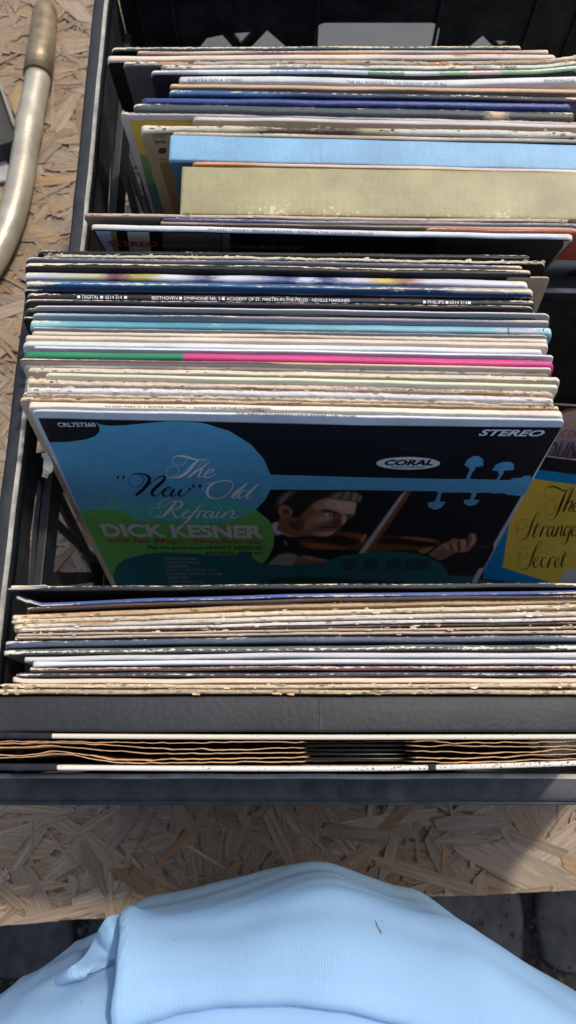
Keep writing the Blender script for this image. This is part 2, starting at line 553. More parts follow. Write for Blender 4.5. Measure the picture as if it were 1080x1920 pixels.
# ------------------------------------------------------------------ setting: paving
GZ = -0.76
paving = mesh_obj('pavement', [(-30, -30, GZ - .022), (30, -30, GZ - .022), (30, 30, GZ - .022), (-30, 30, GZ - .022)], [(0, 1, 2, 3)],
                  flat('joint_grit', S(46, 44, 42), .95, .5, 90, .2, 0, .9, 160))
tag(paving, kind='structure')
stone_mats = [flat('basalt_sett', c, .8, .4, 28, .3, 0, 1.0, 90) for c in
              (S(64, 64, 66), S(72, 71, 71), S(58, 60, 64), S(76, 75, 72))]
def sett_mesh(i):
    rng = random.Random(40 + i)
    bm = bmesh.new()
    n = 7
    rx, ry = .092 + rng.uniform(-.012, .008), .088 + rng.uniform(-.012, .01)
    top = []
    for k in range(4 * n):
        a = 2 * math.pi * k / (4 * n)
        c, s = math.cos(a), math.sin(a)
        e = .38
        top.append((rx * math.copysign(abs(c) ** e, c) + rng.uniform(-.004, .004), ry * math.copysign(abs(s) ** e, s) + rng.uniform(-.004, .004)))
    rings = []
    for sc, z in ((1.0, -.03), (1.0, -.008), (.95, -.001), (.72, .003)):
        rings.append([bm.verts.new((x * sc, y * sc, z + rng.uniform(-.0012, .0012))) for x, y in top])
    for a, b in zip(rings, rings[1:]):
        for k in range(len(a)):
            bm.faces.new((a[k], a[(k + 1) % len(a)], b[(k + 1) % len(a)], b[k])).smooth = True
    c = bm.verts.new((0, 0, .004))
    for k in range(4 * n):
        bm.faces.new((rings[-1][k], rings[-1][(k + 1) % (4 * n)], c)).smooth = True
    me = bpy.data.meshes.new('paving_stone')
    bmesh.ops.recalc_face_normals(bm, faces=bm.faces)
    bm.to_mesh(me); bm.free()
    me.materials.append(stone_mats[i % 4])
    return me
setts = [sett_mesh(i) for i in range(8)]
for j in range(-6, 9):
    for i in range(-8, 9):
        o = bpy.data.objects.new('paving_stone', setts[random.randrange(8)])
        COL.objects.link(o); o.parent = paving
        o.location = (i * .2 + (.1 if j % 2 else 0) + random.uniform(-.006, .006) + .03, j * .195 - .1 + random.uniform(-.005, .005), GZ + random.uniform(-.006, .004))
        o.rotation_euler = (R(random.uniform(-1.5, 1.5)), R(random.uniform(-1.5, 1.5)), R(random.choice((0, 180)) + random.uniform(-4, 4)))

rng = random.Random(77)
gv, gf = [], []
for k in range(5200):
    x, y = rng.uniform(-.75, .85), rng.uniform(-.65, .35)
    r_ = rng.uniform(.0015, .0055) * (1 if rng.random() < .9 else 2)
    z = GZ + rng.uniform(-.016, .004)
    i0 = len(gv)
    gv += [(x + r_ * rng.uniform(.6, 1), y, z), (x - r_ * rng.uniform(.6, 1), y, z), (x, y + r_ * rng.uniform(.6, 1), z), (x, y - r_ * rng.uniform(.6, 1), z), (x, y, z + r_ * .8), (x, y, z - r_)]
    gf += [(i0 + a, i0 + b, i0 + c) for a, b, c in ((0, 2, 4), (2, 1, 4), (1, 3, 4), (3, 0, 4), (2, 0, 5), (1, 2, 5), (3, 1, 5), (0, 3, 5))]
go = mesh_obj('grit', gv, gf, flat('grit_stone', S(70, 67, 63), .9, .4, 40, .2), paving)
go['kind'] = 'stuff'

# ------------------------------------------------------------------ table: a sheet of weathered chipboard on trestles
eA, eB = at(0, 1737, 0), at(1080, 1668, 0)
tu = (eB - eA).normalized(); tv = Vector((-tu.y, tu.x, 0))
TM = Matrix(((tu.x, tv.x, 0, eA.x), (tu.y, tv.y, 0, eA.y), (0, 0, 1, 0), (0, 0, 0, 1)))
table = empty('market_table', 'market table topped with weathered grey brown strand board', 'table', None, TM)
U0, U1, V1 = -.55, 1.25, .94 + .26
def strand_material():
    m = bpy.data.materials.new('weathered_wood_strand')
    nt, b = nodes(m); N, L = nt.nodes, nt.links
    at_ = N.new('ShaderNodeAttribute'); at_.attribute_name = 'strand_colour'
    uv = N.new('ShaderNodeUVMap')
    mp = N.new('ShaderNodeMapping'); mp.inputs['Scale'].default_value = (22, 420, 1)
    L.new(uv.outputs[0], mp.inputs[0])
    n1 = N.new('ShaderNodeTexNoise'); n1.inputs['Scale'].default_value = 1; n1.inputs['Detail'].default_value = 6; n1.inputs['Roughness'].default_value = .65
    L.new(mp.outputs[0], n1.inputs['Vector'])
    mr = N.new('ShaderNodeMapRange'); mr.inputs[1].default_value = .3; mr.inputs[2].default_value = .66; mr.inputs[3].default_value = .55; mr.inputs[4].default_value = 1.12
    L.new(n1.outputs[0], mr.inputs[0])
    tc = N.new('ShaderNodeTexCoord')
    n2 = N.new('ShaderNodeTexNoise'); n2.inputs['Scale'].default_value = 7; n2.inputs['Detail'].default_value = 5
    L.new(tc.outputs['Object'], n2.inputs['Vector'])
    m2 = N.new('ShaderNodeMapRange'); m2.inputs[1].default_value = .35; m2.inputs[2].default_value = .65; m2.inputs[3].default_value = 0; m2.inputs[3].default_value = .25; m2.inputs[4].default_value = .75
    L.new(n2.outputs[0], m2.inputs[0])
    gm = N.new('ShaderNodeMix'); gm.data_type = 'RGBA'
    L.new(m2.outputs[0], gm.inputs[0]); L.new(at_.outputs[0], gm.inputs[6]); gm.inputs[7].default_value = S(150, 128, 104, 0)
    sc = N.new('ShaderNodeVectorMath'); sc.operation = 'SCALE'
    L.new(gm.outputs[2], sc.inputs[0]); L.new(mr.outputs[0], sc.inputs['Scale'])
    L.new(sc.outputs[0], b.inputs['Base Color'])
    b.inputs['Roughness'].default_value = .78; b.inputs['Specular IOR Level'].default_value = .25
    bp = N.new('ShaderNodeBump'); bp.inputs['Strength'].default_value = .6; bp.inputs['Distance'].default_value = .001
    L.new(n1.outputs[0], bp.inputs['Height']); L.new(bp.outputs[0], b.inputs['Normal'])
    return m
bm = bmesh.new()
edge_pts = []
ne = 120
for k in range(ne + 1):
    u = U0 + (U1 - U0) * k / ne
    edge_pts.append((u, .0022 * noise.noise(Vector((u * 9, 0, 0))) + .0016 * noise.noise(Vector((u * 60, 3, 0)))))
outl = edge_pts + [(U1, V1), (U0, V1)]
topv = [bm.verts.new((u, v, -.004)) for u, v in outl]
botv = [bm.verts.new((u, v, -.022)) for u, v in outl]
bm.faces.new(topv); bm.faces.new(botv[::-1])
for k in range(len(outl)):
    bm.faces.new((topv[k], topv[(k + 1) % len(outl)], botv[(k + 1) % len(outl)], botv[k]))
board = bm_obj('board', bm, flat('board_core', S(128, 108, 84), .85, .4, 120, .2, 0, .6, 300), table)
for lu, lv in ((-.4, .12), (1.1, .12), (-.4, 1.05), (1.1, 1.05)):
    bm = bmesh.new(); add_box(bm, (lu - .025, lv - .025, GZ + .004), (lu + .025, lv + .025, -.0225), .003)
    bm_obj('leg', bm, flat('leg_timber', S(140, 112, 80), .8, .2, 30, .2, 0, .4, 80), table)
# strands
PAL = [S(176, 158, 136), S(160, 142, 122), S(188, 168, 142), S(150, 136, 120), S(172, 146, 112), S(188, 150, 104), S(184, 130, 78),
       S(152, 110, 76), S(196, 180, 156), S(140, 126, 110), S(166, 152, 136), S(178, 156, 124)]
WT = [5, 5, 4, 4, 4, 2.2, 1.0, 1.3, 2.5, 3, 5, 4]
rng = random.Random(5)
sv, sf, suv, scol = [], [], [], []
NS = 21000
for i in range(NS):
    u, v = rng.uniform(U0, U1), rng.uniform(0, V1)
    wx, wy = (TM @ Vector((u, v, 0))).xy
    if -.13 < wx < .25 and .02 < wy < .60:
        continue
    ln = rng.choice((.02, .035, .05, .065, .085)) * rng.uniform(.7, 1.3)
    wd = rng.uniform(.006, .022) * (1.2 if ln > .06 else .8)
    if rng.random() < .45: wd *= rng.uniform(.12, .4)
    ang = rng.gauss(0, .75) if rng.random() < .7 else rng.uniform(-1.6, 1.6)
    ca, sa = math.cos(ang), math.sin(ang)
    z = -.0042 + .0042 * (i / NS) + rng.uniform(0, .0008)
    tx, ty = rng.uniform(-.009, .009), rng.uniform(-.02, .02)
    c = rng.choices(PAL, WT)[0]; g = rng.uniform(.80, .93)
    c = (c[0] * g, c[1] * g, c[2] * g, 1)
    i0 = len(sv)
    k = 5
    tap0, tap1 = rng.uniform(.3, 1), rng.uniform(.3, 1)
    skew0, skew1 = rng.uniform(-.6, .6) * wd, rng.uniform(-.6, .6) * wd
    for q_ in range(k + 1):
        s = q_ / k
        x = (s - .5) * ln
        hw = wd / 2 * (tap0 + (1 - tap0) * min(1, s * 4)) * (tap1 + (1 - tap1) * min(1, (1 - s) * 4)) * rng.uniform(.88, 1.06)
        for sd in (-1, 1):
            yy = sd * hw
            xx = x + (skew0 * sd if q_ == 0 else 0) + (skew1 * sd if q_ == k else 0) + rng.uniform(-.0012, .0012)
            pu, pv = u + xx * ca - yy * sa, v + xx * sa + yy * ca
            lim = .0022 * noise.noise(Vector((pu * 9, 0, 0))) + .0016 * noise.noise(Vector((pu * 60, 3, 0)))
            pv = max(lim, min(V1, pv)); pu = max(U0, min(U1, pu))
            sv.append((pu, pv, min(.0012, z + xx * tx + yy * ty)))
            suv.append((xx + u * 3.1, yy + v * 2.7)); scol.append(c)
    for q_ in range(k):
        a = i0 + q_ * 2
        sf.append((a, a + 2, a + 3, a + 1))
so = mesh_obj('wood_strands', sv, sf, strand_material(), table, None, suv)
ca_ = so.data.color_attributes.new('strand_colour', 'FLOAT_COLOR', 'POINT')
for k, c in enumerate(scol):
    ca_.data[k].color = c
so['kind'] = 'stuff'

# ------------------------------------------------------------------ plastic crates
def plastic(name, base, dust, amount=.5, rough=.45):
    m = bpy.data.materials.new(name)
    nt, b = nodes(m); N, L = nt.nodes, nt.links
    tc = N.new('ShaderNodeTexCoord')
    n1 = N.new('ShaderNodeTexNoise'); n1.inputs['Scale'].default_value = 35; n1.inputs['Detail'].default_value = 9; n1.inputs['Roughness'].default_value = .7
    n2 = N.new('ShaderNodeTexNoise'); n2.inputs['Scale'].default_value = 420; n2.inputs['Detail'].default_value = 3
    L.new(tc.outputs['Object'], n1.inputs['Vector']); L.new(tc.outputs['Object'], n2.inputs['Vector'])
    mr = N.new('ShaderNodeMapRange'); mr.inputs[1].default_value = .42; mr.inputs[2].default_value = .72; mr.inputs[3].default_value = 0; mr.inputs[4].default_value = amount
    L.new(n1.outputs[0], mr.inputs[0])
    sp = N.new('ShaderNodeMapRange'); sp.inputs[1].default_value = .70; sp.inputs[2].default_value = .76; sp.inputs[4].default_value = amount
    L.new(n2.outputs[0], sp.inputs[0])
    mxm = N.new('ShaderNodeMath'); mxm.operation = 'MAXIMUM'; L.new(mr.outputs[0], mxm.inputs[0]); L.new(sp.outputs[0], mxm.inputs[1])
    mx = N.new('ShaderNodeMix'); mx.data_type = 'RGBA'
    L.new(mxm.outputs[0], mx.inputs[0]); mx.inputs[6].default_value = base; mx.inputs[7].default_value = dust
    L.new(mx.outputs[2], b.inputs['Base Color'])
    b.inputs['Roughness'].default_value = rough; b.inputs['Specular IOR Level'].default_value = .4
    bp = N.new('ShaderNodeBump'); bp.inputs['Strength'].default_value = .3; bp.inputs['Distance'].default_value = .0008
    L.new(n1.outputs[0], bp.inputs['Height']); L.new(bp.outputs[0], b.inputs['Normal'])
    return m
BLACK = plastic('black_crate_plastic', S(28, 31, 37), S(58, 62, 68), .45, .55)
INNER = plastic('dark_crate_inside', S(24, 25, 26), S(74, 74, 74), .6, .6)
FADED = plastic('faded_crate_plastic', S(42, 45, 51), S(92, 93, 94), .5, .6)
WORN = plastic('worn_crate_edge', S(176, 172, 162), S(52, 56, 62), .8, .7)

def panel(name, outer, holes, O, A, B, T, mats, parent):
    """solid sheet with holes: outer and holes are 2-D loops in the A, B directions, T its thickness vector"""
    loops = [outer] + holes
    flatp = [p for lp in loops for p in lp]
    tris = tessellate_polygon([[Vector((a, b, 0)) for a, b in lp] for lp in loops])
    n = len(flatp)
    V = [O + A * a + B * b for a, b in flatp] + [O + A * a + B * b + T for a, b in flatp]
    Fc = [tuple(t) for t in tris] + [tuple(n + k for k in t[::-1]) for t in tris]
    i = 0
    for lp in loops:
        for k in range(len(lp)):
            a, b = i + k, i + (k + 1) % len(lp)
            Fc.append((a, b, n + b, n + a))
        i += len(lp)
    bm = bmesh.new()
    vs = [bm.verts.new(v) for v in V]
    for f in Fc:
        try: bm.faces.new([vs[k] for k in f])
        except ValueError: pass
    return bm_obj(name, bm, mats, parent)

def rrect(x0, z0, x1, z1, r, n=5):
    out = []
    for cx, cz, a0 in ((x1 - r, z1 - r, 0), (x0 + r, z1 - r, 90), (x0 + r, z0 + r, 180), (x1 - r, z0 + r, 270)):
        for k in range(n + 1):
            a = R(a0 + 90 * k / n)
            out.append((cx + r * math.cos(a), cz + r * math.sin(a)))
    return out

def truss(x0, x1, z0, z1, n, gap=.008):
    """triangular openings of a lattice wall"""
    hs, w = [], (x1 - x0) / n
    for i in range(n):
        a, b = x0 + i * w, x0 + (i + 1) * w
        hs.append([(a + gap, z0), (b - gap, z0), ((a + b) / 2, z1 - gap)])
        if i < n - 1:
            hs.append([(b - w / 2 + gap * 1.2, z1), (b + w / 2 - gap * 1.2, z1), (b, z0 + gap)])
    return hs

X, Y, Z = Vector((1, 0, 0)), Vector((0, 1, 0)), Vector((0, 0, 1))
ZR = .26
def rim_bar(parent, p0, p1, wid, inward, hgt=.014, dents=(), name='rim', mat=None):
    """top flange of one wall from p0 to p1 (outer edge), wid deep towards inward, worn along its inner edge"""
    bm = bmesh.new()
    n = 120
    prof = [(0, -hgt), (0, -.002), (.0008, -.0005), (.0025, 0), (wid * .45, -.0004), (wid - .0026, 0), (wid - .0012, -.0004), (wid, -.0018), (wid, -hgt)]
    rings = []
    L_ = (p1 - p0).length
    for k in range(n + 1):
        s = k / n
        p = p0 + (p1 - p0) * s
        jit = .0006 * noise.noise(Vector((s * 9, p0.x * 7, p0.y * 5)))
        row = []
        for a, z in prof:
            dz = 0
            for c, d, ww in dents:
                dz += d * math.exp(-((s * L_ - c) / ww) ** 2) * math.exp(-((a - wid * .45) / (wid * .33)) ** 2)
            row.append(bm.verts.new(p + inward * (a + jit) + Z * (z + dz + .0004 * noise.noise(Vector((s * 40, a * 300, 2))))))
        rings.append(row)
    for a, b in zip(rings, rings[1:]):
        for j in range(len(prof) - 1):
            f = bm.faces.new((a[j], b[j], b[j + 1], a[j + 1]))
            f.material_index = 1 if j in (5, 6) else 0
            f.smooth = True
        f = bm.faces.new((a[-1], b[-1], b[0], a[0])); f.material_index = 0
    for row in (rings[0], rings[-1]):
        bm.faces.new(row)
    return bm_obj(name, bm, [mat or BLACK, WORN], parent)

# ---- front crate
FX0, FX1, FY0, FY1 = -.1876, .288, -.0305, .322
fc = empty('plastic_crate', 'black plastic crate in front, packed with leaning and upright records', 'crate', 'plastic record crates', Matrix.Translation((0, 0, 0)))
wx = -.1805
def onwall(lst, P, n, f):
    return [f(at_plane(x, y, P, n)) for x, y in lst]
slot = onwall([(73, 897), (77, 906), (76, 935), (69, 1000), (63, 1100), (61, 1180), (50, 1180), (57, 1000), (66, 935)], Vector((wx, 0, 0)), X, lambda p: (p.y, p.z))
slot2 = [(.215, .19), (.275, .19), (.29, .222), (.20, .222)]
holes = [slot, slot2] + truss(.0, .31, .03, .165, 4)
panel('side_wall', [(FY0 + .012, .004), (FY1 - .012, .004), (FY1 - .012, ZR - .0135), (FY0 + .012, ZR - .0135)], holes, Vector((wx, 0, 0)), Y, Z, X * -.0032, [INNER], fc)
panel('side_wall', [(FY0 + .012, .004), (FY1 - .012, .004), (FY1 - .012, ZR - .0135), (FY0 + .012, ZR - .0135)], truss(.0, .31, .03, .165, 4), Vector((FX1 - .006, 0, 0)), Y, Z, X * -.0032, [INNER], fc)
bmz = bmesh.new()                           # inner slat and struts of the left wall
add_box(bmz, (wx + .0005, FY0 + .014, .178), (wx + .007, FY1 - .02, .203), .001)
for yy in (.02, .09, .16, .23, .29):
    add_box(bmz, (wx + .0005, yy, .01), (wx + .004, yy + .007, .1775), .0008)
bm_obj('wall_ribs', bmz, BLACK, fc)
panel('back_wall', [(FX0 + .01, .004), (FX1 - .01, .004), (FX1 - .01, ZR - .0135), (FX0 + .01, ZR - .0135)],
      [rrect(.085, .17, .195, .205, .01)] + truss(-.15, .26, .03, .15, 6), Vector((0, FY1 - .006, 0)), X, Z, Y * -.0032, [INNER], fc)
panel('front_wall', [(FX0 + .01, .004), (FX1 - .01, .004), (FX1 - .01, ZR - .0135), (FX0 + .01, ZR - .0135)],
      [], Vector((0, FY0 + .006, 0)), X, Z, Y * .0032, [INNER], fc)
bmz = bmesh.new(); add_box(bmz, (FX0 + .008, FY0 + .008, .0012), (FX1 - .008, FY1 - .008, .0052), .001)
bm_obj('crate_floor', bmz, INNER, fc)
rim_bar(fc, Vector((FX0, FY0, ZR)), Vector((FX0, FY1, ZR)), .0112, X)
rim_bar(fc, Vector((FX1, FY1, ZR)), Vector((FX1, FY0, ZR)), .0112, -X)
rim_bar(fc, Vector((FX1 - .0115, FY1, ZR)), Vector((FX0 + .0115, FY1, ZR)), .0135, -Y)
# front rim: wide lip with a row of dents on its right half
fx = lambda xx: at(xx, 1475, ZR).x - (FX0 + .0115)
dents = [(fx(xx), -.0042, .0042) for xx in (566, 632, 697, 762, 826, 886)] + [(fx(xx + 33), .0012, .012) for xx in (566, 632, 697, 762, 826)]
rim_bar(fc, Vector((FX0 + .0115, FY0, ZR)), Vector((FX1 - .0115, FY0, ZR)), .0150, Y, .018, dents, 'front_rim', FADED)
bmz = bmesh.new(); add_box(bmz, (FX0 + .004, FY0 - .0022, ZR - .017), (FX1 - .004, FY0 + .0006, ZR - .0035), .0008)
bm_obj('rim_lip', bmz, FADED, fc)

# ---- rear crate
BX0, BX1, BY0, BY1 = -.1600, .318, .3265, .642
bc = empty('plastic_crate', 'black plastic crate behind the other, box sets at its near end', 'crate', 'plastic record crates', Matrix.Translation((0, 0, 0)))
wx = -.1505
slot = onwall([(213, 280), (207, 300), (203, 395), (200, 445), (207, 445), (214, 340)], Vector((wx, 0, 0)), X, lambda p: (p.y, p.z))
panel('side_wall', [(BY0 + .002, .004), (BY1 - .012, .004), (BY1 - .012, ZR - .0135), (BY0 + .002, ZR - .0135)], [slot] + truss(.35, .62, .03, .165, 4), Vector((wx, 0, 0)), Y, Z, X * -.0032, [INNER], bc)
panel('side_wall', [(BY0 + .002, .004), (BY1 - .012, .004), (BY1 - .012, ZR - .0135), (BY0 + .002, ZR - .0135)], truss(.35, .62, .03, .165, 4), Vector((BX1 - .006, 0, 0)), Y, Z, X * -.0032, [INNER], bc)
bmz = bmesh.new()
add_box(bmz, (wx + .0005, BY0 + .01, .172), (wx + .007, BY1 - .02, .2), .001)
for yy in (.36, .43, .5, .57):
    add_box(bmz, (wx + .0005, yy, .01), (wx + .004, yy + .007, .1715), .0008)
bm_obj('wall_ribs', bmz, BLACK, bc)
PB = Vector((0, .632, 0))
g = lambda lst: onwall(lst, PB, Y, lambda p: (p.x, p.z))
hx0 = g([(589, 100)])[0]; hx1 = g([(816, 100)])[0]; ht = g([(702, 43)])[0][1]
hole = rrect(hx0[0], ht - .034, hx1[0], ht, .010)
lat = [g([(462, 98), (501, 57), (548, 98)]), g([(437, 63), (473, 60), (452, 82)]), g([(372, 92), (388, 72), (417, 66), (440, 92)]),
       g([(868, 98), (905, 67), (935, 98)]), g([(927, 76), (957, 78), (938, 88)])]
panel('back_wall', [(BX0 + .01, .004), (BX1 - .01, .004), (BX1 - .01, ZR - .0135), (BX0 + .01, ZR - .0135)],
      [hole] + lat + truss(-.13, .29, .03, .15, 5), PB, X, Z, Y * .0032, [INNER], bc)
panel('front_wall', [(BX0 + .01, .004), (BX1 - .01, .004), (BX1 - .01, ZR - .02), (BX0 + .01, ZR - .02)], [], Vector((0, BY0, 0)), X, Z, Y * .003, [INNER], bc)
bmz = bmesh.new()
for xx in (-.135, -.105, .025, .135, .22, .26):
    add_box(bmz, (xx, .6275, .03), (xx + .003, .6316, ZR - .015), .0006)
add_box(bmz, (BX0 + .012, .629, .226), (BX1 - .012, .6317, .229), .0005)
bm_obj('wall_ribs', bmz, INNER, bc)
bmz = bmesh.new(); add_box(bmz, (BX0 + .008, BY0 + .004, .0012), (BX1 - .008, BY1 - .008, .0052), .001)
bm_obj('crate_floor', bmz, INNER, bc)
rim_bar(bc, Vector((BX0, BY0, ZR)), Vector((BX0, BY1, ZR)), .0118, X)
rim_bar(bc, Vector((BX1, BY1, ZR)), Vector((BX1, BY0, ZR)), .0118, -X)
rim_bar(bc, Vector((BX1 - .012, BY1, ZR)), Vector((BX0 + .012, BY1, ZR)), .0118, -Y)

# grey lidded tub standing behind the rear crate, seen through its openings
bmz = bmesh.new()
add_box(bmz, (-.16, .67, .002), (.34, .93, .10), .006)
tub = empty('storage_tub', 'flat grey lidded tub glimpsed through the openings of the rear crate', 'storage tub', None, Matrix.Translation((0, 0, 0)))
GREY = flat('grey_tub_plastic', S(86, 88, 91), .6, .1, 20, .3)
bm_obj('tub_body', bmz, GREY, tub)
bmz = bmesh.new(); add_box(bmz, (-.17, .66, .1005), (.35, .94, .116), .005)
bm_obj('tub_lid', bmz, GREY, tub)

# ------------------------------------------------------------------ metal stand lying at the left
STEEL = flat('scratched_chrome', S(178, 170, 148), .40, .2, 45, .5, .35, .3, 260)
BRASS = flat('aged_ferrule_metal', S(140, 122, 90), .45, .35, 60, .5, .4, .5, 240)
DARKM = flat('dull_grey_steel', S(66, 64, 60), .6, .25, 50, .3, .2, .3, 200)
stand = empty('metal_stand', 'scratched chrome tube stand with brassy end cap lying on the board', 'metal stand', None, Matrix.Translation(at(0, 470, 0)))
stand_inv = stand.matrix_world.inverted()
pz = .018
pathpx = [(71, 146), (66, 175), (60, 205), (53, 240), (48, 275), (43, 312), (36, 350), (27, 390), (13, 432), (-8, 478), (-45, 535), (-95, 590)]
pth = [stand_inv @ at(x, y, pz) for x, y in [tuple(p) for p in catmull(pathpx, 4)]]
bm = bmesh.new()
rr = [.0149 + .0014 * math.exp(-((k / len(pth) - .26) / .05) ** 2) for k in range(len(pth))]
add_tube(bm, pth, rr, 28)
bm_obj('tube', bm, STEEL, stand)
cp = [(87, 14), (85.5, 22), (84, 34), (80.5, 68), (76, 105), (71, 143)]
cpt = [stand_inv @ at(x, y, pz + .0005) for x, y in cp]
bm = bmesh.new()
add_tube(bm, cpt, [.0118, .0144, .0154, .0160, .0166, .0172], 28)
bm_obj('end_cap', bm, BRASS, stand)
def slab(name, pxs, z0, z1, m, parent, inv):
    bm = bmesh.new()
    P = [inv @ at(x, y, z1) for x, y in pxs]
    dz = z1 - z0
    a = [bm.verts.new(p) for p in P]; b = [bm.verts.new(p - Vector((0, 0, dz))) for p in P]
    bm.faces.new(a); bm.faces.new(b[::-1])
    for k in range(len(P)):
        bm.faces.new((a[k], a[(k + 1) % len(P)], b[(k + 1) % len(P)], b[k]))
    bmesh.ops.bevel(bm, geom=list(bm.edges), offset=.0007, segments=2, affect='EDGES')
    return bm_obj(name, bm, m, parent)
slab('channel', [(-60, 40), (0, 168), (29, 238), (26, 264), (0, 272), (-70, 285)], .002, .030, DARKM, stand, stand_inv)
slab('channel_lip', [(-6, 150), (-1, 150), (27, 226), (24, 236)], .0305, .036, flat('bright_steel', S(150, 146, 136), .5, .2, 40, .4, .3), stand, stand_inv)
slab('bracket', [(16, 182), (31, 159), (50, 161), (50, 181), (35, 208), (27, 216)], .004, .022, flat('brown_bracket', S(150, 128, 84), .6, .25, 70, .3), stand, stand_inv)
slab('foot_plate', [(-40, 296), (12, 299), (18, 318), (14, 338), (-40, 346)], .002, .006, flat('pale_plate', S(168, 166, 160), .6, .15, 40, .3), stand, stand_inv)

# ------------------------------------------------------------------ person leaning over the table: pale blue sweatshirt
def knit(name, base):
    m = bpy.data.materials.new(name)
    nt, b = nodes(m); N, L = nt.nodes, nt.links
    uv = N.new('ShaderNodeUVMap'); tco = N.new('ShaderNodeTexCoord')
    wv = N.new('ShaderNodeTexWave'); wv.wave_type = 'BANDS'; wv.bands_direction = 'X'
    wv.inputs['Scale'].default_value = 330; wv.inputs['Distortion'].default_value = .6; wv.inputs['Detail'].default_value = 2
    wv.inputs['Detail Scale'].default_value = .4
    L.new(uv.outputs[0], wv.inputs['Vector'])
    mp = N.new('ShaderNodeMapping'); mp.inputs['Scale'].default_value = (1, .3, 1)
    L.new(uv.outputs[0], mp.inputs[0])
    nz = N.new('ShaderNodeTexNoise'); nz.inputs['Scale'].default_value = 900; nz.inputs['Detail'].default_value = 4
    L.new(mp.outputs[0], nz.inputs['Vector'])
    n2 = N.new('ShaderNodeTexNoise'); n2.inputs['Scale'].default_value = 14; n2.inputs['Detail'].default_value = 4
    L.new(uv.outputs[0], n2.inputs['Vector'])
    ad = N.new('ShaderNodeMath'); ad.operation = 'MULTIPLY_ADD'; L.new(nz.outputs[0], ad.inputs[0]); ad.inputs[1].default_value = 1.2; L.new(wv.outputs['Fac'], ad.inputs[2])
    mr = N.new('ShaderNodeMapRange'); mr.inputs[1].default_value = .2; mr.inputs[2].default_value = 1.7; mr.inputs[3].default_value = .955; mr.inputs[4].default_value = 1.03
    L.new(ad.outputs[0], mr.inputs[0])
    m2 = N.new('ShaderNodeMapRange'); m2.inputs[1].default_value = .3; m2.inputs[2].default_value = .7; m2.inputs[3].default_value = .93; m2.inputs[4].default_value = 1.05
    L.new(n2.outputs[0], m2.inputs[0])
    mm = N.new('ShaderNodeMath'); mm.operation = 'MULTIPLY'; L.new(mr.outputs[0], mm.inputs[0]); L.new(m2.outputs[0], mm.inputs[1])
    sc = N.new('ShaderNodeVectorMath'); sc.operation = 'SCALE'; sc.inputs[0].default_value = base[:3]; L.new(mm.outputs[0], sc.inputs['Scale'])
    L.new(sc.outputs[0], b.inputs['Base Color'])
    ns = N.new('ShaderNodeTexNoise'); ns.inputs['Scale'].default_value = 260; ns.inputs['Detail'].default_value = 1
    L.new(tco.outputs['Object'], ns.inputs['Vector'])
    ks = N.new('ShaderNodeMapRange'); ks.inputs[1].default_value = .80; ks.inputs[2].default_value = .83; ks.inputs[4].default_value = .8
    L.new(ns.outputs[0], ks.inputs[0])
    ms = N.new('ShaderNodeMix'); ms.data_type = 'RGBA'; L.new(ks.outputs[0], ms.inputs[0]); L.new(sc.outputs[0], ms.inputs[6]); ms.inputs[7].default_value = S(60, 66, 80)
    L.new(ms.outputs[2], b.inputs['Base Color'])
    b.inputs['Roughness'].default_value = .95; b.inputs['Specular IOR Level'].default_value = .1
    bp = N.new('ShaderNodeBump'); bp.inputs['Strength'].default_value = .22; bp.inputs['Distance'].default_value = .0005
    L.new(ad.outputs[0], bp.inputs['Height']); L.new(bp.outputs[0], b.inputs['Normal'])
    return m
SHIRT = knit('pale_blue_jersey', S(143, 178, 210, 0))
# torso rings: height, front y, half depth, half width
RINGS = [(-.10, -.160, .12, .175), (.05, -.110, .14, .178), (.15, -.084, .155, .182), (.21, -.0825, .163, .185), (.265, -.0785, .165, .186),
         (.305, -.0755, .165, .186), (.326, -.0785, .163, .186), (.345, -.085, .160, .185), (.363, -.103, .154, .183), (.380, -.130, .147, .180), (.397, -.165, .136, .176), (.414, -.205, .122, .172),
         (.445, -.245, .108, .170), (.52, -.275, .105, .172), (.65, -.285, .11, .178), (.80, -.285, .115, .19)]
CX = .012
RS = [list(r) for r in catmull(RINGS, 8)]
for r_ in RS: r_[3] += .034
HEM = [(-170, 1960), (-60, 1884), (0, 1848), (60, 1801), (130, 1766), (190, 1744), (240, 1716), (320, 1697), (400, 1678), (500, 1656), (555, 1644), (590, 1639), (620, 1641), (655, 1652), (705, 1671), (760, 1688), (812, 1699), (860, 1728), (925, 1772), (1000, 1818), (1080, 1869), (1180, 1935), (1300, 2030)]
GX = [(at(x, y, .24).x, at(x, y, .24).y) for x, y in [tuple(p) for p in catmull(HEM, 6)]]
def gx(x):
    if x <= GX[0][0]: return GX[0][1]
    for (x0, y0), (x1, y1) in zip(GX, GX[1:]):
        if x <= x1: return y0 + (y1 - y0) * (x - x0) / (x1 - x0)
    return GX[-1][1]
G0 = max(g_[1] for g_ in GX)
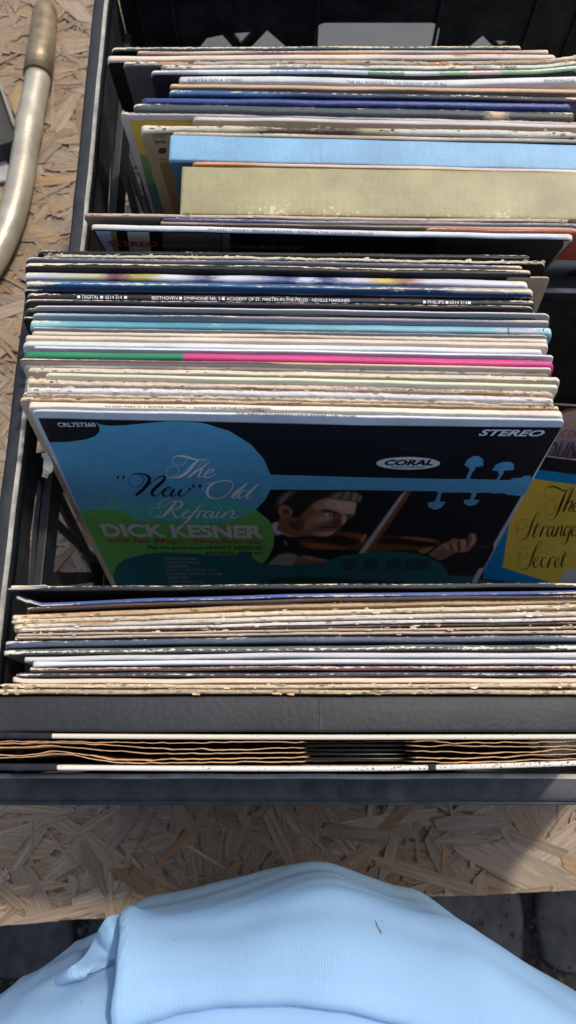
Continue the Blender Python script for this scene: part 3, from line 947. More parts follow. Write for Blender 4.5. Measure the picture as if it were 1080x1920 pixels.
def torso(ri, th):
    """point of the torso: ring index (float) and angle from the front"""
    i = max(0, min(len(RS) - 1.001, ri)); k = int(i); f = i - k
    z, yf, d, w = [RS[k][j] * (1 - f) + RS[k + 1][j] * f for j in range(4)]
    yc = yf - d
    x, y = CX + w * math.sin(th), yc + d * math.cos(th)
    if math.cos(th) > 0:
        m = max(0.0, min(1.0, (.97 - abs(math.sin(th))) / .12)); m = m * m * (3 - 2 * m)
        soft = max(0.0, min(1.0, (z - .33) / .1))          # the outline relaxes to an oval above the pouch
        y = y + (yf + (gx(x) - G0) - y) * m * (1 - .6 * soft)
    p = Vector((x, y, z))
    fold = .0034 * noise.noise(Vector((p.x * 11 + p.z * 6, p.z * 7 - p.x * 5, 1))) + .0014 * noise.noise(Vector((p.x * 34 + p.z * 26, p.z * 22, 4)))
    if x < -.08:                                           # creases running along the left side
        fold += .0012 * math.sin((y + x * .55 + z * .25) * 260) * min(1, (-.08 - x) / .03)
    n = Vector((math.sin(th) / w, math.cos(th) / d, 0)).normalized()
    return p + n * fold
def tnormal(ri, th):
    a = torso(ri + .3, th) - torso(ri - .3, th); b = torso(ri, th + .02) - torso(ri, th - .02)
    n = b.cross(a).normalized()
    c = Vector((CX, RS[int(ri)][1] - RS[int(ri)][2], torso(ri, th).z - .05))
    return n if n.dot(torso(ri, th) - c) > 0 else -n
person = empty('person', 'person leaning over the table in a pale blue sweatshirt with a front pocket', 'person', None, Matrix.Translation((0, -.22, GZ)))
pinv = person.matrix_world.inverted()
NT = 120
V, Fc, UVs = [], [], []
arc = 0
for i in range(len(RS)):
    if i: arc += (torso(i, 0) - torso(i - 1, 0)).length
    for k in range(NT):
        th = -math.pi + 2 * math.pi * k / NT
        V.append(pinv @ torso(i, th)); UVs.append((th * .19, arc))
for i in range(len(RS) - 1):
    for k in range(NT):
        a, b = i * NT + k, i * NT + (k + 1) % NT
        Fc.append((a, b, b + NT, a + NT))
shirt = mesh_obj('sweatshirt', V, Fc, SHIRT, person, None, UVs, True)
# trousers and shoes below the hem
bm = bmesh.new()
for sx in (-1, 1):
    add_tube(bm, [pinv @ Vector((CX + sx * .085, -.27, z)) for z in (-.08, -.3, -.55, GZ + .06)], [.092, .082, .062, .055], 20)
bm_obj('trousers', bm, flat('dark_denim', S(52, 60, 84), .9, .2, 80, .1, 0, .4, 400), person)
for sx in (-1, 1):
    bm = bmesh.new(); add_box(bm, (-.045, -.10, .008), (.045, .16, .085), .025)
    o = bm_obj('shoe', bm, flat('black_leather', S(34, 32, 32), .5, .2, 60), person)
    o.location = (CX + sx * .085, -.05, 0)

def find_th(ri, xt_of_y, lo=-1.5, hi=1.2):
    """angle at which ring ri crosses a photo line x = f(y)"""
    for _ in range(40):
        mid = (lo + hi) / 2
        x, y = px(torso(ri, mid))
        if x < xt_of_y(y): lo = mid
        else: hi = mid
    return (lo + hi) / 2
EDGE = [(1600, 240), (1700, 240), (1745, 244), (1800, 244), (1860, 236), (1930, 222), (2050, 200), (2300, 150)]
def edge_x(y):
    return interp(EDGE, y)
# ring index where the top seam passes in the middle
def ring_at_y(yt, th=0.0):
    best = min(range(24 * 4, (len(RS) - 1) * 4), key=lambda k: abs(px(torso(k / 4, th))[1] - yt))
    return best / 4
r_top = ring_at_y(1885)
r_bot = 8.0
NR, NC = 70, 90
V, UVs, Fc = [], [], []
th_r = 1.25
def pocket_pt(ri, th, the):
    d = th - the
    e = .004 + .015 * math.exp(-d / .09) * math.exp(-((ri - (r_top * .72)) / 16) ** 2)
    return torso(ri, th) + tnormal(ri, th) * e
thes = []
for i in range(NR + 1):
    s = i / NR
    ri0 = r_bot + (r_top + 26 - r_bot) * s
    the = find_th(ri0, edge_x)
    thes.append((ri0, the))
def the_of(ri):
    return interp([(a, b) for a, b in thes], ri)
SEAMPX = [(60, 2060), (200, 1950), (290, 1912), (340, 1897), (420, 1886), (540, 1883), (640, 1894), (740, 1918), (850, 1958), (1000, 2030), (1300, 2200)]
_sr = {}
def seam_ring(th):                         # ring where the pocket's top seam runs, from its outline in the photo
    key = round(th, 2)
    if key not in _sr:
        lo, hi = 46.0, 82.0
        for _ in range(18):
            mid = (lo + hi) / 2
            x, y = px(torso(mid, key))
            if y < interp(SEAMPX, x): lo = mid
            else: hi = mid
        _sr[key] = lo
    a_, b_ = math.floor(th * 100) / 100, math.ceil(th * 100) / 100
    if a_ == b_ or round(a_, 2) not in _sr or round(b_, 2) not in _sr: return _sr[key]
    f = (th - a_) / (b_ - a_)
    return _sr[round(a_, 2)] * (1 - f) + _sr[round(b_, 2)] * f
for k in range(-160, 161): seam_ring(k / 100)
for i in range(NR + 1):
    s = i / NR
    for k in range(NC + 1):
        c = (k / NC) ** 1.4
        ri = r_bot + (r_top - r_bot) * s
        the = the_of(ri)
        th = the + (th_r - the) * c
        ri = r_bot + (min(seam_ring(th), r_top + 26) - r_bot) * s
        the = the_of(ri)
        th = the + (th_r - the) * c
        e_fade = 1.0 if s < .97 else (1 - s) / .03
        p = torso(ri, th)
        q_ = pocket_pt(ri, th, the)
        q_ = p + (q_ - p) * (.12 + .88 * e_fade)
        if k == 0: q_ = q_ - tnormal(ri, th) * .0022
        V.append(pinv @ q_); UVs.append((th * .178 + .013, s * .2))
for i in range(NR):
    for k in range(NC):
        a = i * (NC + 1) + k
        Fc.append((a, a + 1, a + NC + 2, a + NC + 1))
pocket = mesh_obj('pocket', V, Fc, SHIRT, person, None, UVs, True)
sol = pocket.modifiers.new('thickness', 'SOLIDIFY'); sol.thickness = .0028; sol.offset = -1
# seams: the pocket's top edge, its stitched side edge and a cover-stitch above
def seam(name, pts, rad, m, parent):
    bm = bmesh.new(); add_tube(bm, [pinv @ p for p in pts], rad, 8)
    return bm_obj(name, bm, m, parent)
SEAM = flat('blue_seam', S(118, 158, 214), .95, .1, 400, .1)
top_line = []
for k in range(70):
    th = the_of(r_top) + .02 + (th_r - the_of(r_top) - .05) * k / 69
    ri = min(seam_ring(th), r_top + 25)
    top_line.append(torso(ri + .1, th) + tnormal(ri, th) * .0006)
seam('seam', top_line, .0009, SEAM, pocket)
# inner lip of the pocket opening, turned outwards
outer = [(232, 1718), (206, 1722), (191, 1741), (181, 1762), (164, 1791), (136, 1815), (113, 1832)]
inner = [(240, 1722), (232, 1742), (228, 1768), (219, 1798), (188, 1812), (154, 1831), (120, 1843)]
def body_hit(x, y, fallback=.30):
    d = ray(x, y).normalized()
    for k in range(160, 900):
        p = CAM + d * (k * .001)
        for i in range(len(RS) - 1):
            if RS[i][0] <= p.z < RS[i + 1][0]:
                f = (p.z - RS[i][0]) / (RS[i + 1][0] - RS[i][0])
                yf, dd, ww = [RS[i][j] * (1 - f) + RS[i + 1][j] * f for j in (1, 2, 3)]
                sn = (p.x - CX) / ww
                if abs(sn) < 1 and p.y < torso(i + f, math.asin(sn)).y:
                    return p, d
                break
    return at(x, y, fallback), d
V, Fc, UVs = [], [], []
tip = body_hit(116, 1836)[0]
mid_ = body_hit(178, 1803)[0]
zo_ = [.300, .312, .313, .307, (tip.z + .305) / 2 + .004, tip.z + .012, tip.z + .004]
zi_ = [.304, .316, .320, .320, max(mid_.z + .012, (tip.z + .32) / 2), tip.z + .012, tip.z + .003]
oc = catmull([p + (z,) for p, z in zip(outer, zo_)], 6); ic = catmull([p + (z,) for p, z in zip(inner, zi_)], 6)
m_ = 10
for i, (a, b) in enumerate(zip(oc, ic)):
    pa, pb = at(*a), at(*b)
    s = i / (len(oc) - 1)
    for j in range(m_ + 1):
        t = j / m_
        p = pa.lerp(pb, t) + Vector((-.3, -.2, 1)) * (.0025 * math.sin(math.pi * t) + .0006 * noise.noise(Vector((s * 9, t * 3, 1))))
        V.append(pinv @ p); UVs.append((t * .02, s * .09))
for i in range(len(oc) - 1):
    for j in range(m_):
        a = i * (m_ + 1) + j
        Fc.append((a, a + 1, a + m_ + 2, a + m_ + 1))
lip = mesh_obj('pocket_lining', V, Fc, SHIRT, person, None, UVs, False)
sol = lip.modifiers.new('thickness', 'SOLIDIFY'); sol.thickness = .0026; sol.offset = 0; sol.use_rim = True
LINT = flat('tan_thread', S(150, 134, 110), .95, .2, 300, .1)
for path, rad in (([(676, 1668), (684, 1682), (695, 1700), (704, 1728), (716, 1750)], .0003), ([(818, 1737), (828, 1745), (842, 1757)], .0004)):
    pts = []
    for x, y in [tuple(p) for p in catmull(path, 5)]:
        p, d = body_hit(x, y); pts.append(p - d * .019)
    seam('loose_thread', pts, rad, LINT, pocket)

# ------------------------------------------------------------------ rear crate: records leaning towards the camera
GB = 'records in the rear crate'
C_ = S
WHITE = S(226, 226, 222)
def B(label, pts, th, col, **k):
    k.setdefault('stack', 'B'); k.setdefault('group', GB)
    return record(label, pts, th, col, **k)
B('dark teal record sleeve, farthest back in the rear crate', [(207, 91), (540, 89.5), (978, 88)], 6, S(58, 84, 90), face=S(20, 20, 22), wear=.45)
B('pink and ochre patterned record sleeve right in front of the dark teal one', [(256, 98), (540, 97), (1030, 96)], 6, S(190, 150, 140), wear=.35,
  stops=('EASE', (0, S(180, 130, 120)), (.2, S(214, 186, 150)), (.35, S(150, 100, 110)), (.5, S(208, 160, 110)), (.7, S(190, 170, 160)), (.85, S(206, 150, 130)), (1, S(226, 206, 190))))
B('pale cream record sleeve with rounded ends near the back of the rear crate', [(200, 109), (540, 106), (1044, 105)], 9, S(222, 204, 184), face=S(14, 14, 14), wear=.12, brown=.35)
B('grey beige record sleeve with a grey front and torn right end', [(230, 118), (540, 115.5), (900, 116), (1020, 113), (1096, 106)], 6.5, S(186, 172, 152), face=S(92, 90, 88), torn=.6, brown=.7)
b5 = B('white record sleeve with small black lettering and orange torn patches', [(300, 125), (540, 123), (800, 124.5), (1000, 123), (1096, 115)], 7, S(224, 218, 204), wear=.3, wcol=S(218, 170, 110), torn=.4, brown=.4)
b6 = B('record sleeve patched pale blue and green, frayed on its left corner', [(282, 134), (540, 132), (800, 134.5), (1000, 132.5), (1096, 124)], 7, S(170, 190, 206), face=S(46, 34, 44), wear=.4, wcol=S(228, 226, 220),
       stops=('CONSTANT', (0, S(176, 182, 196)), (.12, S(206, 214, 224)), (.28, S(150, 176, 204)), (.42, S(196, 216, 226)), (.5, S(112, 156, 132)), (.58, S(200, 208, 190)), (.66, S(140, 186, 128)), (.72, S(214, 184, 178)), (.80, S(142, 188, 130))))
B('thin black record sleeve under the white one with grey print', [(322, 140.5), (540, 139.5), (900, 142), (1096, 133.5)], 4.5, S(36, 28, 34), wear=.35)
b8 = B('thick white record sleeve with faint grey print in the rear crate', [(335, 148), (540, 147.5), (800, 154), (1096, 147)], 12, S(214, 216, 214), wear=.12, dirt=.2)
B('tan record sleeve with a plain orange brown spine', [(318, 160.5), (540, 162.5), (800, 166), (1096, 170)], 7.5, S(214, 172, 130), wear=.15, brown=.3)
B('dark blue record sleeve with a teal left end', [(316, 171), (540, 175), (800, 180), (1096, 186)], 10, S(38, 52, 84), wear=.22,
  stops=('EASE', (0, S(52, 110, 150)), (.22, S(40, 90, 140)), (.34, S(36, 56, 96)), (.6, S(40, 50, 70)), (1, S(58, 44, 52))))
B('royal blue record sleeve with a smooth glossy spine', [(262, 187), (540, 190), (1073, 198.5)], 9.5, S(58, 74, 138), wear=.05, wcol=S(176, 178, 206), edge=.95, rough=.3)
B('dark grey green record sleeve with a cream ridge and peeled right end', [(248, 200), (540, 205), (1078, 216.5)], 14.5, S(62, 74, 76), wear=.30, edge=1.0,
  stops=('EASE', (0, S(70, 82, 84)), (.78, S(60, 72, 74)), (.815, S(206, 180, 140)), (.85, S(58, 66, 66)), (.9, S(60, 62, 56)), (1, S(90, 86, 70))))
b13 = B('white bordered record sleeve with yellow and green front on the left', [(224, 211.5), (540, 217), (1000, 229), (1096, 231)], 5.5, S(212, 206, 204), face=S(206, 200, 202), wear=.2, wcol=S(206, 164, 120), torn=.3)
B('pinkish white record sleeve frayed at its short left end', [(360, 221.5), (540, 224), (1096, 237)], 7.5, S(208, 196, 188), wear=.15, brown=.35)
b15 = B('cream record sleeve with a dark brown stain along its torn spine', [(262, 239), (540, 241), (800, 246), (1096, 251)], 11, S(216, 204, 178), face=S(164, 148, 112), wear=.25, torn=.5,
        stops=('EASE', (0, S(220, 208, 182)), (.22, S(206, 194, 160)), (.32, S(84, 66, 54)), (.46, S(70, 54, 46)), (.52, S(170, 158, 110)), (.6, S(204, 200, 184)), (1, S(200, 198, 186))))
B('taupe record sleeve tucked behind the light blue box set', [(322, 249.5), (540, 253.5), (800, 259), (1096, 263.5)], 7, S(184, 164, 142), face=S(18, 20, 24), wear=.3, brown=.3)
B('light blue box set with a smooth wide spine', [(317, 276), (1120, 295.5)], 44, S(124, 174, 208, .08), face=S(48, 96, 128), wear=.02, wcol=S(170, 180, 176), name='record_box', cat='box set', flatcap=True, group='box sets in the rear crate', dirt=.2, edge=1.0, corner=.0015)
B('orange record sleeve squeezed between the blue and the gold box sets', [(360, 305.5), (540, 309), (1096, 321)], 6, S(226, 160, 112), wear=.2, stops=('EASE', (0, S(222, 132, 70)), (.15, S(226, 150, 96)), (.3, S(230, 196, 170)), (1, S(232, 214, 196))))
gold = B('gold olive box set with a scuffed lower edge', [(339, 355.5), (1130, 367.5)], 84, S(166, 156, 108), face=S(120, 106, 66), wear=.16, wcol=S(206, 200, 160), name='record_box', cat='box set', flatcap=True, group='box sets in the rear crate', dirt=.3, edge=0.0, corner=.0015)
# near end of the rear crate
GC = 'records at the near end of the rear crate'
k = dict(stack='C', group=GC)
B('tan record sleeve with a plain brown front just below the gold box', [(155, 402), (400, 405), (700, 410), (1068, 414)], 6, S(206, 182, 154), face=S(172, 148, 122), wear=.2, wcol=S(196, 140, 110), torn=.3, **k)
B('grey lilac record sleeve with a mottled spine below the gold box', [(300, 410.5), (540, 414.5), (1085, 421.5)], 6, S(120, 116, 128), wear=.35, wcol=S(190, 182, 176),
  stops=('EASE', (0, S(82, 76, 120)), (.3, S(96, 88, 130)), (.4, S(140, 136, 136)), (1, S(112, 110, 116))), **k)
B('peach record sleeve behind the one with the red stereo word', [(300, 416.5), (540, 420), (1085, 428.5)], 5.5, S(232, 196, 160), wear=.2, **k)
c5 = B('record sleeve with an orange red and white front at the right edge', [(800, 429.5), (1300, 438)], 4, S(210, 90, 60), face=S(214, 206, 196), wear=.2, width=.312, **k)
c4 = B('white spined record sleeve with striped front and red stereo word', [(170, 424), (400, 428.5), (700, 436), (1078, 443)], 9.5, S(222, 224, 228), face=S(16, 17, 20), wear=.15, torn=.25, jit=0, **k)

# ------------------------------------------------------------------ front crate: the stack leaning back
GM = 'records leaning in the middle stack'
def Mr(label, pts, th, col, **k):
    k.setdefault('group', GM)
    return record(label, pts, th, col, **k)
Mr('black record sleeve at the very back of the middle stack', [(67, 472), (540, 475.5), (995, 481)], 9, S(26, 30, 30), wear=.2, edge=.9)
Mr('cream torn record sleeve with black front, second from the back', [(78, 478), (540, 483), (1024, 492)], 5.5, S(222, 206, 172), face=S(26, 24, 22), wear=.2, wcol=S(40, 36, 32), torn=.8)
Mr('grey blue chipped record sleeve near the back of the middle stack', [(45, 484), (540, 490), (981, 500)], 7, S(96, 106, 122), wear=.32)
Mr('black record sleeve with a broad ragged cream ridge', [(45, 495.5), (540, 502), (997, 510)], 13, S(24, 25, 30), wear=.62, edge=1.0)
Mr('grey beige card sleeve sticking out to the right of its neighbours', [(60, 504.5), (540, 511), (1032, 519.5)], 3.2, S(196, 176, 144), face=S(176, 152, 118), wear=.1, brown=.3)
Mr('record sleeve with a painterly white, violet and yellow spine', [(46, 514), (540, 521.5), (992, 530)], 15, S(190, 190, 200), wear=.10, face=S(120, 120, 130),
   stops=('EASE', (0, S(200, 200, 206)), (.13, S(190, 186, 150)), (.17, S(108, 60, 84)), (.23, S(168, 156, 70)), (.29, S(206, 208, 220)), (.36, S(96, 92, 138)), (.40, S(206, 210, 224)),
          (.53, S(74, 84, 136)), (.56, S(196, 202, 222)), (.6, S(70, 78, 130)), (.66, S(188, 190, 212)), (.72, S(196, 170, 84)), (.76, S(150, 100, 90)), (.82, S(210, 210, 220)), (1, S(222, 218, 222))))
Mr('blue record sleeve with chipped edges below the painterly one', [(46, 528), (540, 535), (1002, 544)], 11, S(48, 98, 142), wear=.3, edge=.3,
   stops=('EASE', (0, S(50, 106, 152)), (.6, S(46, 92, 136)), (.82, S(58, 80, 116)), (.86, S(176, 168, 158)), (1, S(166, 160, 154))))
Mr('plain black record sleeve right behind the symphony record', [(44, 540), (540, 546.5), (1003, 555)], 11, S(42, 42, 54), wear=.16, edge=.5)
m8 = Mr('black symphony record sleeve with white capital lettering on its spine', [(48, 552), (540, 558.5), (1003, 566.5)], 12, S(34, 35, 44), wear=.08, jit=.0018)
Mr('black record sleeve with worn spots right in front of the symphony record', [(44, 562.5), (540, 569), (1003, 576)], 8.5, S(36, 36, 42), wear=.38, edge=.8)
Mr('thin brown black record sleeve between the black and the dark green ones', [(46, 569.8), (540, 576), (1006, 583)], 5, S(74, 62, 64), wear=.22)
Mr('white lilac card sleeve sticking out right behind the dark green one', [(60, 573), (540, 580), (1034, 588.5)], 3.2, S(222, 214, 222), face=S(206, 190, 190), wear=.05)
Mr('dark green record sleeve with one chipped notch on its left', [(46, 580), (540, 586.5), (1010, 594.5)], 10, S(26, 76, 56), wear=.24, edge=1.0)
Mr('grey lilac record sleeve with a pinkish right half', [(58, 588.5), (540, 595), (1031, 603)], 6.5, S(130, 130, 144), wear=.2,
   stops=('EASE', (0, S(150, 172, 190)), (.3, S(86, 92, 112)), (.5, S(160, 136, 150)), (.7, S(172, 150, 160)), (.85, S(130, 128, 144)), (1, S(160, 158, 164))))
Mr('thin teal black record sleeve behind the bright teal one', [(42, 595), (540, 601), (1022, 608)], 4.8, S(36, 50, 60), face=S(18, 20, 24), wear=.2)
m14 = Mr('bright teal blue record sleeve with a hatched patch at its right end', [(56, 604.5), (540, 611), (1036, 619)], 15.5, S(84, 164, 184), wear=.10, wcol=S(216, 214, 190),
         stops=('EASE', (0, S(130, 188, 206)), (.15, S(84, 164, 184)), (.3, S(76, 152, 172)), (.7, S(116, 180, 198)), (.9, S(130, 190, 206)), (.92, S(168, 184, 206)), (.975, S(176, 184, 208)), (1, S(120, 186, 204))))
Mr('thin grey record sleeve with a brown nick on the right', [(59, 614.8), (540, 621.5), (1030, 629.5)], 4.2, S(128, 130, 128), wear=.25)
Mr('cream record sleeve right below the bright teal one', [(58, 621.5), (540, 628), (1028, 636.5)], 9.5, S(226, 212, 188), wear=.12, torn=.2)
Mr('cream pinkish record sleeve just behind the white bluish one', [(46, 631.2), (540, 637), (1030, 645.5)], 9, S(228, 206, 182), wear=.12, torn=.2)
Mr('white bluish record sleeve with a wavy worn ridge', [(40, 642), (540, 649), (1018, 657.5)], 12, S(218, 222, 220), wear=.12, edge=.9)
Mr('thin white paper sleeve right behind the green and pink one', [(62, 650.5), (540, 657.5), (1040, 667)], 5, S(232, 234, 238), wear=.05)
Mr('record sleeve with a spine half green and half magenta pink', [(42, 662), (540, 669), (1041, 680)], 15.5, S(60, 140, 100), wear=.06, wcol=S(226, 190, 206), face=S(140, 60, 90), edge=1.0,
   stops=('CONSTANT', (0, S(46, 132, 94, 0)), (.294, S(208, 66, 128, 0))))
Mr('maroon record sleeve turning cream on its right half', [(35, 673.2), (540, 680), (1036, 690)], 5, S(140, 92, 82), wear=.15, face=S(170, 160, 156),
   stops=('EASE', (0, S(132, 84, 78)), (.45, S(142, 96, 88)), (.52, S(222, 178, 120)), (1, S(226, 204, 172))))
Mr('cream record sleeve with a crumpled left corner below the maroon one', [(42, 681), (540, 688), (1030, 698)], 10, S(228, 212, 186), wear=.12, torn=.5, brown=.25)
Mr('ivory record sleeve with a long right end and grey lettering', [(52, 691.5), (540, 699.5), (1053, 710)], 10, S(222, 210, 186), wear=.12, torn=.45, brown=.2)
Mr('pale yellow green record sleeve with a short left end', [(82, 701), (540, 711), (1048, 723)], 8, S(226, 222, 184), wear=.08, face=S(216, 208, 178))
m26 = Mr('pink beige torn record sleeve with faded upside down lettering', [(48, 713.5), (540, 722), (1040, 735)], 13.5, S(228, 204, 180), wear=.15, torn=.8, brown=.5)
Mr('white lilac record sleeve torn along its top in the middle stack', [(46, 728), (540, 736), (1040, 748)], 11.5, S(222, 216, 212), wear=.15, torn=.6, brown=.35)
m28 = Mr('beige record sleeve with a shredded peeling left end', [(40, 738.2), (540, 746), (1042, 757)], 6.5, S(224, 200, 166), wear=.3, wcol=S(240, 228, 204), torn=1.2, brown=.4)
Mr('kraft brown worn record sleeve third from the front cover', [(35, 746), (540, 753), (1051, 763.5)], 7, S(212, 182, 148), wear=.25, torn=.9, brown=.4)
m30 = Mr('cream record sleeve with song title lettering right behind the violin cover', [(53, 757.5), (540, 764.5), (1058, 775)], 13, S(232, 218, 196), wear=.10, torn=.2, brown=.1, face=S(216, 204, 186), jit=.0015)
kes = Mr('blue, green and black record cover with violinist and white title lettering', [(58, 768.5), (540, 776), (1060, 786.5)], 6, S(222, 226, 232), face=S(206, 210, 216), wear=.08, torn=.15, edge=.9, jit=0)

# ------------------------------------------------------------------ front crate: the upright block nearest the camera
GF = 'records standing upright at the front'
def Fr(label, pts, th, col, **k):
    k.setdefault('stack', 'F'); k.setdefault('group', GF)
    return record(label, pts, th, col, **k)
f1 = Fr('black record sleeve with worn edge facing the violin cover', [(17, 1104), (540, 1100), (1100, 1097)], 11, S(34, 37, 44), wear=.34, edge=1.0)
Fr('dark blue record sleeve with a bent left corner', [(27, 1117), (52, 1126), (80, 1133.5), (300, 1124.5), (540, 1117.5), (800, 1113.5), (1100, 1110)], 8.5, S(72, 96, 150, .05), face=S(70, 50, 46), wear=.28, edge=.3)
Fr('dark brown record sleeve tucked behind the kraft one', [(46, 1141), (300, 1132), (540, 1125), (800, 1121), (1100, 1117.5)], 5.5, S(86, 62, 54), wear=.1)
Fr('kraft tan record sleeve fanned open on the left', [(20, 1157), (300, 1146), (540, 1135), (800, 1130), (1100, 1125)], 9.5, S(206, 170, 124), wear=.15, torn=.7, brown=.4)
Fr('cream torn record sleeve right below the kraft tan one', [(20, 1165), (300, 1157), (540, 1147.5), (800, 1142.5), (1100, 1136)], 9, S(226, 208, 174), wear=.2, torn=1.0, brown=.4)
Fr('cream record sleeve with brown bare patches along its spine', [(22, 1173), (300, 1166.5), (540, 1159), (800, 1154), (1100, 1149)], 9, S(222, 212, 196), wear=.15, torn=.8, brown=.55)
Fr('white record sleeve with a cracked left half at the front', [(22, 1180), (300, 1175.5), (540, 1169.5), (800, 1165), (1100, 1160)], 7, S(220, 216, 212), wear=.2, torn=.6, brown=.2)
Fr('thin dark brown record sleeve between white and beige ones', [(30, 1185.5), (540, 1176.5), (1100, 1168.5)], 5, S(70, 52, 46), wear=.12, wcol=S(206, 180, 150), torn=.5)
Fr('thin beige paper sleeve second behind the navy grey record', [(26, 1190), (540, 1182), (1100, 1175.5)], 4, S(206, 178, 146), wear=.1, torn=.4)
Fr('thin pink beige paper sleeve directly behind the navy grey record', [(25, 1196), (540, 1188), (1100, 1183)], 5, S(214, 182, 154), wear=.12, torn=.4)
Fr('navy grey glossy record sleeve with fine scratches', [(5, 1208.5), (540, 1199.5), (1100, 1196.5)], 13, S(76, 86, 104), wear=.20, wcol=S(206, 208, 206), edge=.9, rough=.28)
Fr('grey green record sleeve with white chipped patches on the left', [(3, 1222.5), (540, 1215.5), (1100, 1213)], 11.5, S(92, 96, 92), wear=.36, wcol=S(232, 224, 206), edge=.4)
Fr('light grey record sleeve with a plain smooth spine at the front', [(43, 1235), (540, 1228), (1100, 1227)], 10, S(206, 206, 204), wear=.08)
Fr('white record sleeve with a short left end behind the maroon one', [(58, 1244.5), (540, 1240), (1100, 1240)], 9, S(226, 226, 230), wear=.06)
Fr('maroon record sleeve with cream scuffs at the front', [(54, 1255), (540, 1252), (1100, 1252.5)], 9, S(112, 76, 74), wear=.36, edge=.7)
Fr('charcoal record sleeve with white flecks below the maroon one', [(25, 1265), (540, 1264.5), (1100, 1265)], 9, S(66, 66, 70), wear=.28, wcol=S(224, 222, 216), edge=.5)
Fr('pink cream record sleeve with a curled left end', [(20, 1273), (45, 1277), (300, 1276), (540, 1275.5), (1100, 1275.5)], 10, S(236, 214, 190), wear=.06, torn=.2)
Fr('beige torn record sleeve one away from the black box', [(0, 1286), (540, 1286), (1100, 1285)], 8, S(220, 196, 156), wear=.15, torn=1.3, brown=.5)
Fr('tan ragged card sleeve pressed against the black box', [(-6, 1296), (540, 1296.5), (1100, 1297)], 9, S(198, 172, 132), wear=.2, torn=1.5, brown=.5)
box = Fr('wide black box set with a creased matt spine', [(-42, 1338.5), (1142, 1338.5)], 69, S(42, 44, 48), face=S(22, 23, 26), wear=.0, name='record_box', cat='box set', flatcap=True, group='black box set', dirt=.25, rough=.5, corner=.001)
del box.root['group']

# ---- lettering and marks along the spines
INK = S(40, 36, 34); WINK = S(236, 236, 236)
def squares(q, xs, y, side, ang=35):
    top = q.M @ Vector((0, 0, q.h)); ez = q.M.to_3x3() @ Vector((0, 0, 1))
    ca, sa = math.cos(R(ang)), math.sin(R(ang))
    V, Fc = [], []
    for x in xs:
        a = (q.inv @ at_plane(x, y, top, ez)).x
        cy0, cz0 = -q.t / 2 * sa, q.h - q.r + q.r * ca
        i0 = len(V)
        for du, ds in ((-1, -1), (1, -1), (1, 1), (-1, 1)):
            s = ds * side / 2
            V.append((a + du * side / 2 * 1.1, interp(q.tab, a) + cy0 + s * ca - sa * .0004, cz0 + s * sa + ca * .0004))
        Fc.append((i0, i0 + 1, i0 + 2, i0 + 3))
    return mesh_obj('spine_square', V, Fc, flat('spine_ink', WINK, .5, .25, 900, .3), q.root)
spine_text(m8, 'DIGITAL', 155, 186, 553.5, WINK, .50)
spine_text(m8, '6514 314', 198, 229, 554, WINK, .50)
spine_text(m8, 'BEETHOVEN', 285, 333, 556, WINK, .50)
spine_text(m8, 'SYMPHONIE NR. 3', 345, 413, 557, WINK, .50)
spine_text(m8, 'ACADEMY OF ST. MARTIN-IN-THE-FIELDS \u00b7 NEVILLE MARRINER', 425, 656, 560, WINK, .50)
spine_text(m8, 'PHILIPS', 802, 832, 565, WINK, .50)
spine_text(m8, '6514 314', 843, 876, 566, WINK, .50)
squares(m8, [148, 191, 236, 339, 419], 555, .0016)
squares(m8, [796, 838, 880], 566, .0016)
spine_text(m30, 'KS-3208 (PART 2)  \u2022  ROGER WILLIAMS  \u2022  SONGS OF THE FABULOUS FORTIES', 198, 508, 761, INK, .42, 30)
spine_text(m26, 'SONGS OF THE FABULOUS FIFTIES  \u2022  ROGER WILLIAMS / KS-3200 (PART 1)', 614, 912, 729, S(96, 82, 70), .34, 20, flip=True)
spine_text(kes, "THE \u201cNEW\u201d OLD REFRAIN / DICK KESNER / CRL 757360", 442, 667, 779, S(70, 66, 64), .8, 30)
spine_text(b8, 'ELEKTRA EKM-4  STEREO', 352, 455, 146, S(120, 118, 116), .4, 25)
spine_text(b8, 'THE ALL WONDERFUL THE GREATEST HIT OF ALL', 650, 838, 153, S(120, 118, 116), .4, 25)
spine_text(b8, 'PRINTED IN U.S.A.', 1020, 1078, 151, S(120, 118, 116), .4, 25)
spine_text(b5, 'WILLIAMS \u2022 ALL TIME SONGS', 506, 602, 123, INK, .5, 25)
spine_text(b5, 'STEREO', 888, 920, 124, INK, .5, 25)
spine_text(b5, '5-8000', 938, 968, 124, INK, .5, 25)
spine_text(c4, 'UAS-6642 \u2022 HONEY, PRECIOUS POEMS \u2022 BOBBY & THE GOLDEN STRINGS', 386, 700, 431, S(96, 96, 100), .45, 25)
# hatched patch on the bright teal spine
top = m14.M @ Vector((0, 0, m14.h)); ez = m14.M.to_3x3() @ Vector((0, 0, 1))
for x in (955, 1021):
    V, Fc = [], []
    a = (m14.inv @ at_plane(x, 618, top, ez)).x
    i0 = len(V)
    for j in range(7):
        t_ = math.pi * (.06 + .62 * j / 6)
        for d in (0, .0007):
            V.append((a + d - .0012 * math.sin(t_ * 1.2), interp(m14.tab, a) - m14.t / 2 * math.cos(t_) * 1.12, m14.h - m14.r + m14.r * math.sin(t_) * 1.12))
    for j in range(6):
        k0 = i0 + 2 * j
        Fc.append((k0, k0 + 1, k0 + 3, k0 + 2))
    mesh_obj('printed_line', V, Fc, flat('spine_ink', S(40, 80, 96), .5, .25, 900, .3), m14.root)

